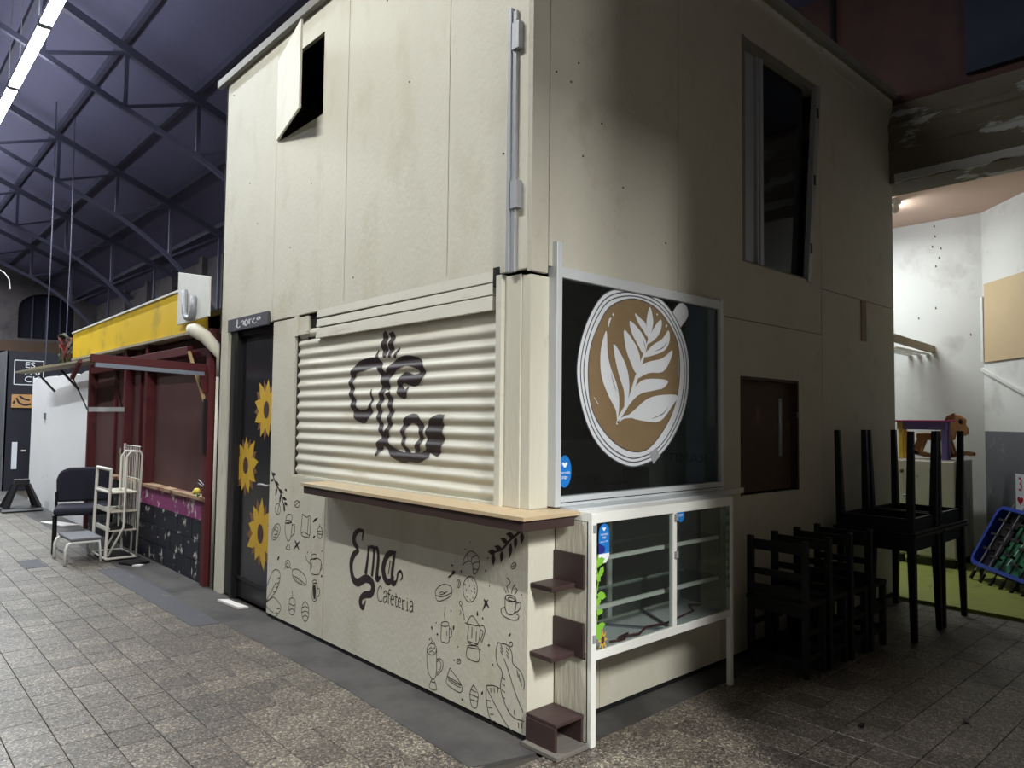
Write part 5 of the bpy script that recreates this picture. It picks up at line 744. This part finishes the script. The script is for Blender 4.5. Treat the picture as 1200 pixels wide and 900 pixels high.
part('pitch_marking', MB().ribbon([(.36, .12), (.42, .38), (.5, .4)], FT, -.073, width=.012), WHITEP, t, world=True)
for k, u in enumerate((.12, .26, .4, .54, .68, .82, .96)):
    rd = part('rod', MB().tube([FT(u, -.09, .005), FT(u+.04, Hh+.05, .005)], .008, 6), GALV if k in (0, 1) else BLACKM, t, world=True)
    part('handle', MB().tube([FT(u-.005, -.14, .005), FT(u, -.05, .005)], .018, 6), BLACKM, t, world=True)
    for v in ((.14, .3, .46) if k % 2 else (.2, .36, .52)): part('player', MB().prism([(u-.04, v-.012), (u+.07, v-.012), (u+.07, v+.012), (u-.04, v+.012)], FT, -.03, .02), BLACKM, t, world=True)
for u in (.1, .6, 1.0): part('foot', MB().beam(FT(u, -.005, -.06), tuple(Vector(FT(u, -.005, -.06))*1.0+Vector((0, 0, -FT(u, -.005, -.06)[2]+.003))), .03, .03), BLACKM, t, world=True)
# giant playing card
cr = Vector((6.5, -.5, .5)); cdv = Vector((-.72, -.69, 0)).normalized(); cn = Vector((-.69, .72, 0)).normalized(); 
FK = lambda u, v, d: tuple(cr+cdv*u+Vector((0, 0, v))+cn*d)
t = thing('playing_card', 'oversized white playing card, three of hearts, standing behind the table football', 'playing card', tuple(cr)[:2]+(.001,))
part('card', MB().prism([(0, -.499), (.42, -.499), (.42, .54), (0, .54)], FK, -.01, 0), STW, t, world=True)
CRED = mat('card_red', (176, 34, 44), .5, bump=0); ink = MB(); put_text(ink, '3', .2, FK, .0015, .075, .37, .8)
def heart(cx_, cz_, s): return [(cx_+s*.0625*16*math.sin(a)**3/1.05, cz_+s*.0625*(13*math.cos(a)-5*math.cos(2*a)-2*math.cos(3*a)-math.cos(4*a))) for a in [2*math.pi*i/24 for i in range(24)]]
ink.poly(heart(.075, .27, .05), FK, .0015)
for z in (.35, .05, -.25): ink.poly(heart(.25, z, .07), FK, .0015)
part('card_print', ink, CRED, t, world=True)
solo('plywood_board', MB().prism([(.055, 2.25), (1.9, 2.25), (1.9, 3.14), (.065, 3.14)], FW, .002, .022), mat('tan_plywood', (206, 184, 148), .6, var=.06, scale=4, bump=.05), 'large tan plywood board fixed high on the splayed white wall', 'board', loc=FW(.7, 2.25, .01))
t = thing('wall_shelf', 'narrow worn wooden wall shelf with slats high in the white room', 'shelf', (6.7, .45, 2.44))
part('plank', MB().beam((6.0, .5, 2.49), (7.09, .44, 2.43), .04, .085), mat('grey_brown_wood', (150, 138, 118), .7, var=.12, bump=.2), t, world=True)
for k in range(3): part('slat', MB().beam((6.2, .56+.1*k, 2.40), (7.09, .5+.1*k, 2.38), .05, .018), WHITEP, t, world=True)
t = thing('ceiling_lamp', 'small round ceiling lamp in the white back room', 'ceiling light', (5.9, .42, 3.98))
part('base', MB().tube([(0, 0, 0), (0, 0, -.05)], [.07, .06], 12), WHITEP, t); part('bulb', MB().ellipsoid((0, 0, -.09), (.045, .045, .06)), mat('frosted_bulb', (235, 230, 220), .3, bump=0), t, smooth=True)
t = thing('fluorescent_batten', 'lit fluorescent batten on the pinkish ceiling of the white back room', 'ceiling light', (6.0, 1.25, 3.9))
part('housing', MB().box(-.06, .06, -.6, .6, 0, .078), HOUS, t); part('tube', MB().tube([(0, -.58, -.03), (0, .58, -.03)], .019, 8), TUBE, t)
a = area('batten_light', (0, 0, -.06), .14, 1.2, LIGHT_ROOM, (.96, 1, .98)); a.parent = t
a = area('batten_sidelight', (0, -.64, .0), .12, .1, LIGHT_ROOM*.1, (.96, 1, .98), (.3, -1, .1)); a.parent = t

# ================================================================== STALLS FURTHER ALONG THE PASSAGE
ST = thing('red_stall', 'closed maroon market stall with yellow fascia and flaking painted block base', 'stall', (.4, 6.4, 0))
def sp_(name, mb, m_, **k): return part(name, mb, m_, ST, world=True, **k)
PEEL = mat('flaking_black_paint', (34, 36, 46), .6, var=.15, scale=6, bump=.15, stain=(196, 194, 190), stain_at=.61, stain_scale=7, stain_soft=.015)
PEELP = mat('flaking_purple_paint', (150, 72, 124), .6, var=.1, scale=6, bump=.1, stain=(206, 204, 200), stain_at=.57, stain_scale=5, stain_soft=.015)
base = sp_('base_core', MB().box(.012, .15, 4.22, 8.75, 0, .76), GROUT)
random.seed(5)
for r in range(4):
    y = 4.22-(.2 if r % 2 else 0)
    while y < 8.75:
        y0, y1 = max(4.22, y), min(8.75, y+.396)
        if y1-y0 > .04:
            dx = random.uniform(-.003, .003)
            part('block', MB().box(dx, .02, y0+.002, y1-.002, .002+.19*r, .188+.19*r), PEELP if (r == 3 and y0 < 6.3) else PEEL, base, world=True, bevel=.004)
        y += .4
sp_('sill', MB().box(-.035, .15, 4.22, 8.75, .762, .80), mat('tan_sill_wood', (168, 142, 112), .7, var=.1, bump=.1, stain=(110, 50, 48), stain_at=.56, stain_scale=5), bevel=.004)
for y in (4.25, 6.12, 6.95, 8.68): sp_('post', MB().box(-.03, .08, y-.045, y+.045, .0 if y < 4.3 or y > 8 else .8, 2.35), RED, bevel=.004)
for y0, y1 in ((4.26, 6.06), (6.18, 6.89), (7.01, 8.62)): sp_('shutter_panel', MB().box(.06, .09, y0, y1, .8, 2.3), SHUTBR)
for y in (7.6, 6.55): sp_('mullion', MB().box(.03, .06, y-.03, y+.03, .8, 2.3), RED)
sp_('top_rail', MB().box(-.02, .09, 4.2, 8.7, 2.1, 2.18), RED)
fy = sp_('fascia', MB().hexa([(-.06, 4.72, 2.35), (.1, 4.62, 2.35), (.1, 9.6, 2.36), (-.06, 9.6, 2.36), (-.06, 4.78, 2.78), (.1, 4.7, 2.78), (.1, 9.6, 2.72), (-.06, 9.6, 2.72)]), YEL, label='yellow fascia board')
part('fascia_cap', MB().hexa([(-.075, 4.78, 2.78), (.12, 4.7, 2.78), (.12, 9.62, 2.72), (-.075, 9.62, 2.72), (-.075, 4.78, 2.8), (.12, 4.7, 2.8), (.12, 9.62, 2.74), (-.075, 9.62, 2.74)]), WHITEP, fy, world=True)
part('fascia_lip', MB().box(-.075, .1, 4.6, 9.6, 2.325, 2.352), mat('grey_lip', (160, 152, 130), .7, bump=.1), fy, world=True)
sp_('stall_roof', MB().box(.1, 3.5, 4.2, 9.6, 2.5, 2.56), BLACKM); sp_('stall_back', MB().box(.3, .33, 4.22, 8.7, 0, 2.5), DARK)
sp_('awning_arm', MB().beam((-.97, 4.32, 2.02), (-.0, 4.32, 1.985), .05, .07), RED, bevel=.003)
sp_('awning_arm', MB().beam((-.09, 4.56, 2.16), (-.08, 6.7, 2.16), .05, .08), RED, bevel=.003)
sp_('arm_flange', MB().beam((-.94, 4.3, 1.965), (-.05, 4.3, 1.93), .06, .035), mat('bluish_flange', (130, 136, 152), .5, .3, var=.1, bump=.1, stain=(210, 200, 190), stain_at=.66, stain_scale=12))
sp_('strut', MB().beam((-.1, 4.55, 2.15), (-.02, 4.27, 1.62), .025, .02), mat('tan_strut', (186, 160, 118), .6, bump=.1)); sp_('strut', MB().beam((-.06, 4.30, 1.95), (-.05, 4.24, 1.75), .03, .02), RED)
sp_('strut', MB().box(-.05, -.03, 4.24, 4.28, 1.2, 1.7), BLACKM)
tp = sp_('hanging_rail', MB().beam((-.91, 4.6, 1.59), (-.63, 4.6, 1.595), .03, .04), GALV)
part('hanger_rod', MB().tube([(-1.04, 4.6, 1.86), (-.92, 4.6, 1.59)], .006, 5), BLACKM, tp, world=True); part('hanger_rod', MB().tube([(-.758, 4.45, 1.95), (-.64, 4.6, 1.595)], .006, 5), BLACKM, tp, world=True)
sp_('awning_arm', MB().beam((-1.04, 4.34, 1.99), (-1.04, 4.62, 1.86), .03, .03), RED)
sp_('wire_tie', MB().tube([(-.05, 4.2, .92), (-.06, 4.3, .96), (-.05, 4.36, .93), (-.04, 4.25, .9)], .004, 5), GALV)
# panel with a bent pipe, cream corner post
t = thing('white_panel', 'blank white panel board fixed beside the yellow fascia', 'panel', (-.02, 4.48, 2.42))
part('board', MB().prism([(4.07, 2.44), (4.90, 2.43), (4.91, 2.955), (4.075, 2.80)], FA, .085, .105), WHITEP, t, world=True, bevel=.003)
part('bent_pipe', MB().tube([(-.135, 4.62, 2.74), (-.135, 4.60, 2.52), (-.135, 4.55, 2.47), (-.135, 4.46, 2.455), (-.135, 4.4, 2.48), (-.135, 4.37, 2.53), (-.135, 4.37, 2.65)], .028, 8), GALV, t, world=True, smooth=True)
solo('corner_pole', MB().tube([(.06, 4.13, 0), (.06, 4.13, 1.9)], .055, 10).tube([(.06, 4.13, 1.9), (.05, 4.13, 2.1), (-.09, 4.16, 2.26), (-.13, 4.32, 2.33), (-.13, 4.42, 2.35)], [.055, .052, .06, .065, .05], 10), CREAMW, 'cream painted pole bent at its top between kiosk and red stall', 'pole', loc=(.06, 4.13, 0), smooth=True)
# small flower and card on the sill
t = thing('yellow_flower', 'small yellow artificial flower tied at the end of the stall sill', 'flower', (-.075, 4.27, .802))
part('bloom', MB().ellipsoid((-.01, 0, .06), (.03, .035, .028)).ellipsoid((-.02, .03, .045), (.022, .025, .02)), mat('flower_yellow', (226, 206, 90), .6, var=.15, scale=30, bump=.2), t, smooth=True); part('leaf', MB().ellipsoid((-.01, -.04, .03), (.012, .03, .015)), VINED, t, smooth=True); part('stem', MB().tube([(0, 0, .0), (-.005, 0, .05)], .006, 5), VINED, t)
solo('pale_green_card', MB().box(.02, .028, 7.09, 7.24, .802, 1.14), mat('pale_green', (150, 160, 120), .6, var=.2, scale=10, bump=0), 'pale green printed card standing on the stall sill', 'card', loc=(.024, 7.16, .802))
# white partition and grey plank
t = thing('white_partition', 'whitewashed partition wall with grimy foot past the red stall', 'partition', (.02, 10.8, 0))
rg = random.Random(2); top = [(8.76+4.2*k/14, 2.12+.05*k/14+rg.uniform(-.02, .03)) for k in range(15)]
part('board', MB().prism([(8.76, .0)]+top+[(12.96, .0)], FA, -.12, .0), mat('whitewash', (238, 238, 240), .8, var=.04, scale=1.5, bump=.12, stain=(170, 164, 150), stain_at=.7, stain_scale=3, stain_soft=.05), t, world=True)
part('socket', MB().box(-.015, 0, 11.66, 11.8, 1.46, 1.56), mat('grey_socket', (110, 118, 116), .5, bump=0), t, world=True)
t = thing('grey_plank', 'long weathered grey plank jutting out above the white partition', 'plank', (-.3, 9.4, 2.18))
part('plank', MB().beam((-.40, 11.3, 2.2), (-.24, 7.2, 2.2), .22, .03), mat('weathered_wood', (150, 142, 122), .8, var=.15, scale=3, bump=.3, stretch=(3, .3, 1)), t, world=True)
part('scrap_board', MB().beam((-.36, 10.6, 2.225), (-.3, 9.3, 2.225), .16, .02), mat('yellowish_scrap', (176, 160, 92), .8, var=.15, bump=.2), t, world=True)
for y in (9.3, 10.9): part('bracket', MB().beam((-.25, y, 2.16), (-.025, y, 1.9), .03, .03), BLACKM, t, world=True)
t = thing('cable_bundle', 'tangled bundle of rope and rags at the far end of the yellow fascia', 'rope', (-.1, 9.75, 2.22))
rg = random.Random(9)
for k in range(7):
    pts = [(rg.uniform(-.12, .08), rg.uniform(-.12, .15), rg.uniform(.0, .5)) for _ in range(6)]; part('rope', MB().tube(pts, .022, 6), mat('rag_%d' % (k % 3), ((96, 92, 80), (120, 60, 58), (70, 72, 66))[k % 3], .9, bump=.2), t, smooth=True)
# black booth with framed lettering
BK = thing('black_booth', 'black booth with white framed lettering and mottled grey side beyond the white partition', 'booth', (1, 16, 0))
part('front_board', MB().box(-.13, 3, 15.0, 15.06, 0, 2.8), mat('black_booth_paint', (40, 40, 50), .6, var=.1, bump=.05), BK, world=True)
part('side_board', MB().box(-.15, -.1, 15.0, 17.5, 0, 2.8), mat('mottled_grey', (108, 110, 116), .8, var=.25, scale=6, bump=.2), BK, world=True)
fk = lambda u, v, d: (u, 15.0-d, v); sg = MB()
for p, q in (((0, 2.62), (.5, 2.62)), ((.5, 2.62), (.5, 2.13)), ((.5, 2.13), (0, 2.13)), ((0, 2.13), (0, 2.62))): sg.ribbon([p, q], fk, .004, width=.016, smooth=False)
for i, tx in enumerate(('ES', 'PAI', 'CIO')): 
    put_text(sg, tx, .17, fk, .004, .17, 2.475-.145*i, 1.15, 1.0, center=False)
part('framed_lettering', sg, STW, BK, world=True, label='white framed sign lettering')
tb = MB(); tb.box(-.03, .6, 14.97, 15.0, 1.66, 1.93); bsign = part('tan_board', tb, mat('tan_sign', (196, 150, 100), .6, var=.1, bump=0), BK, world=True)
sw_ = MB()
for st_ in ([(.05, 1.86), (.1, 1.76), (.2, 1.72), (.3, 1.74)], [(.1, 1.9), (.18, 1.84), (.28, 1.82)], [(.02, 1.8), (.0, 1.74)]): sw_.ribbon(st_, lambda u, v, d: (u, 14.97-d, v), .003, width=.035)
part('painted_swirl', sw_, INK, bsign, world=True)
part('paper_sheet', MB().box(.01, .1, 14.98, 15.0, .43, .97), STW, BK, world=True); part('vent_slot', MB().box(.17, .25, 14.985, 15.0, .78, .81), WHITEP, BK, world=True)
# hanging cables at the back of the hall
for k, (x, z0, z1) in enumerate(((.688, 2.5, 7.58), (.36, 2.5, 7.72))):
    solo('hanging_cable', MB().tube([(x, 14, z0), (x+.02, 14, (z0+z1)/2), (x, 14, z1)], .012, 5), TRUSSM, ('grey vertical cable hanging from the roof, the longer one above the white partition', 'grey vertical cable hanging from the roof above the black booth')[k], 'cable', 'cables hanging from the hall roof', loc=(x, 14, z0))
solo('bent_wire', MB().tube([(-.75, 12, 3.95), (-.62, 12, 3.88), (-.55, 12, 3.78), (-.53, 12, 3.62)], .01, 5), WHITEP, 'pale curved wire end dangling high before the end wall', 'wire', loc=(-.6, 12, 3.8))
# black pyramid-shaped stand on the floor
t = thing('floor_stand', 'low black pyramid-shaped stand with open sides near the white partition', 'stand', (-.36, 11.3, .002))
part('base', MB().box(-.27, .27, -.22, .22, .0, .06), BLACKM, t, bevel=.01)
for sx in (-1, 1):
    for sy in (-1, 1): part('leg', MB().beam((sx*.22, sy*.17, .06), (sx*.08, sy*.06, .42), .09, .05, w2=.06), BLACKM, t)
part('top_block', MB().box(-.1, .1, -.08, .08, .40, .5), BLACKM, t, bevel=.01); part('edge_strip', MB().box(-.28, .28, -.235, -.22, .02, .05), GALV, t)

# office chair, step stool and wire rack in front of the red stall
FAB = mat('dark_navy_fabric', (36, 36, 50), .9, var=.1, scale=40, bump=.2, bscale=300)
def soft(mb, seg=3): return mb
t = thing('visitor_chair', 'dark navy padded visitor chair with black legs by the red stall', 'chair', (-.41, 6.97, .002), math.radians(-14))
def pad(name, sx, sy, sz, loc, rot):
    mb = MB(); mb.box(-sx/2, sx/2, -sy/2, sy/2, -sz/2, sz/2); o = part(name, mb, FAB, t, bevel=.0)
    o.location = loc; o.rotation_euler = rot; b = o.modifiers.new('round', 'BEVEL'); b.width = min(sz*.45, .05); b.segments = 4
    for p in o.data.polygons: p.use_smooth = True
    return o
t.scale = (1.12, 1.12, 1.04)
seatp = pad('seat', .5, .46, .09, (0, 0, .44), (0, 0, 0))
bk = MB(); bk.prism([(-.25, .5), (.25, .5), (.26, .75), (.23, .84), (.15, .88), (-.15, .88), (-.23, .84), (-.26, .75)], lambda u, v, d: (u, d+.08*(v-.5), v), .2, .27); part('backrest', bk, FAB, t, bevel=.025)
for s in (-1, 1):
    part('leg', MB().tube([(s*.24, -.2, 0), (s*.24, -.18, .40)], .014, 8), BLACKM, t); part('leg', MB().tube([(s*.25, .24, 0), (s*.25, .2, .44), (s*.25, .21, .62)], .014, 8), BLACKM, t); part('side_rail', MB().tube([(s*.245, -.18, .39), (s*.245, .2, .39)], .014, 8), BLACKM, t)
t = thing('step_stool', 'low grey-topped step stool with bent white tube legs before the navy chair', 'stool', (-.57, 6.3, .002))
part('tread', MB().box(-.15, .14, -.28, .28, .235, .265), mat('grey_rubber', (112, 112, 118), .8, var=.1, bump=.2), t, bevel=.01)
for sy in (-1, 1): part('leg', MB().tube([(-.19, sy*.26, 0), (-.185, sy*.26, .16), (-.165, sy*.26, .21), (-.13, sy*.26, .22), (.12, sy*.26, .22), (.14, sy*.26, .0)], .016, 8), WHITEP, t, smooth=True)
t = thing('wire_rack', 'tall white wire display rack with small shelves before the red stall', 'rack', (-.25, 6.25, .002))
WIRE = mat('dirty_white_enamel', (214, 212, 204), .45, var=.06, bump=0, stain=(160, 156, 140), stain_at=.7, stain_scale=8)
x0_, x1_, y0_, y1_ = -.15, .14, -.28, .28
part('base_frame', MB().tube([(x0_, y0_, .03), (x1_, y0_, .03), (x1_, y1_, .03), (x0_, y1_, .03)], .012, 6, closed=True), WIRE, t)
part('base_pan', MB().box(x0_+.01, x1_-.01, y0_+.01, y1_-.01, .022, .03), BLACKM, t)
for y in (y0_, y0_+.2): part('hoop', MB().tube([(x1_, y, .03), (x1_+.03, y, 1.1), (x1_+.01, y, 1.15), (x1_-.08, y, 1.15), (x1_-.12, y, 1.1), (x1_-.13, y, .35), (x0_+.02, y, .06)], .012, 8), WIRE, t, smooth=True)
part('post', MB().tube([(x0_, y0_+.02, .03), (x0_+.03, y0_+.02, .97)], .016, 8), WIRE, t); part('post', MB().tube([(x0_, y1_, .03), (x0_+.02, y1_, .97)], .016, 8), WIRE, t)
for z in (.96, .72): part('handle_bar', MB().tube([(x0_+.03, y0_+.02, z), (x0_+.02, y1_, z)], .018, 8), WIRE, t)
part('post', MB().tube([(x1_, y1_, .03), (x1_, y1_, 1.22)], .013, 8), WIRE, t)
for z in (.72, .52, .32):
    sh = part('shelf', MB().box(x0_+.02, x1_, y0_+.02, y1_-.02, z-.012, z), mat('cream_shelf', (196, 192, 176), .6, bump=.05), t)
    part('shelf_lip', MB().box(x0_+.02, x0_+.035, y0_+.02, y1_-.02, z, z+.03), WIRE, sh)
for k in range(9): part('wire', MB().tube([(x1_+.01, y0_+.03+.06*k, .3), (x1_+.01, y0_+.03+.06*k, 1.2)], .004, 4), WIRE, t)
for z in (1.2, .85): part('wire', MB().tube([(x1_+.01, y0_, z), (x1_+.01, y1_, z)], .005, 4), WIRE, t)
part('dark_tray', MB().box(x0_+.05, x1_-.02, y0_+.06, y1_-.06, .322, .345), BLACKM, t)
# litter
PAP = mat('scrap_paper', (220, 216, 214), .8, var=.05, bump=0)
def scrap(loc, a, b, rz, m_, lab, nm='paper_scrap', h=.012):
    mb = MB(); c, s = math.cos(rz), math.sin(rz); P = [(-a, -b*.8), (a*.9, -b), (a, b*.7), (-a*.8, b)]
    mb.prism([(x*c-y*s, x*s+y*c) for x, y in P], lambda u, v, d: (loc[0]+u, loc[1]+v, d), .004, .004+h); solo(nm, mb, m_, lab, 'litter', loc=(loc[0], loc[1], .004))
scrap((-.2, 9.3), .1, .35, .3, PAP, 'white paper scrap on the floor by the white partition')
scrap((-.07, 3.42), .035, .2, .1, PAP, 'white strip of board lying at the foot of the black door', 'board_strip', .015)
scrap((-.2, 5.7), .1, .12, .5, BLACKM, 'dark rag on the floor beside the wire rack', 'rag', .02)
scrap((-.2, 5.55), .03, .05, .9, PAP, 'small white scrap on the floor beside the wire rack')
scrap((1.43, -.98), .03, .012, .2, BLACKM, 'dry dark leaf on the floor in front of the black chairs', 'dry_leaf', .006)
scrap((1.9, -1.32), .035, .012, .5, BLACKM, 'dark twig on the floor farther out from the black chairs', 'twig', .006)
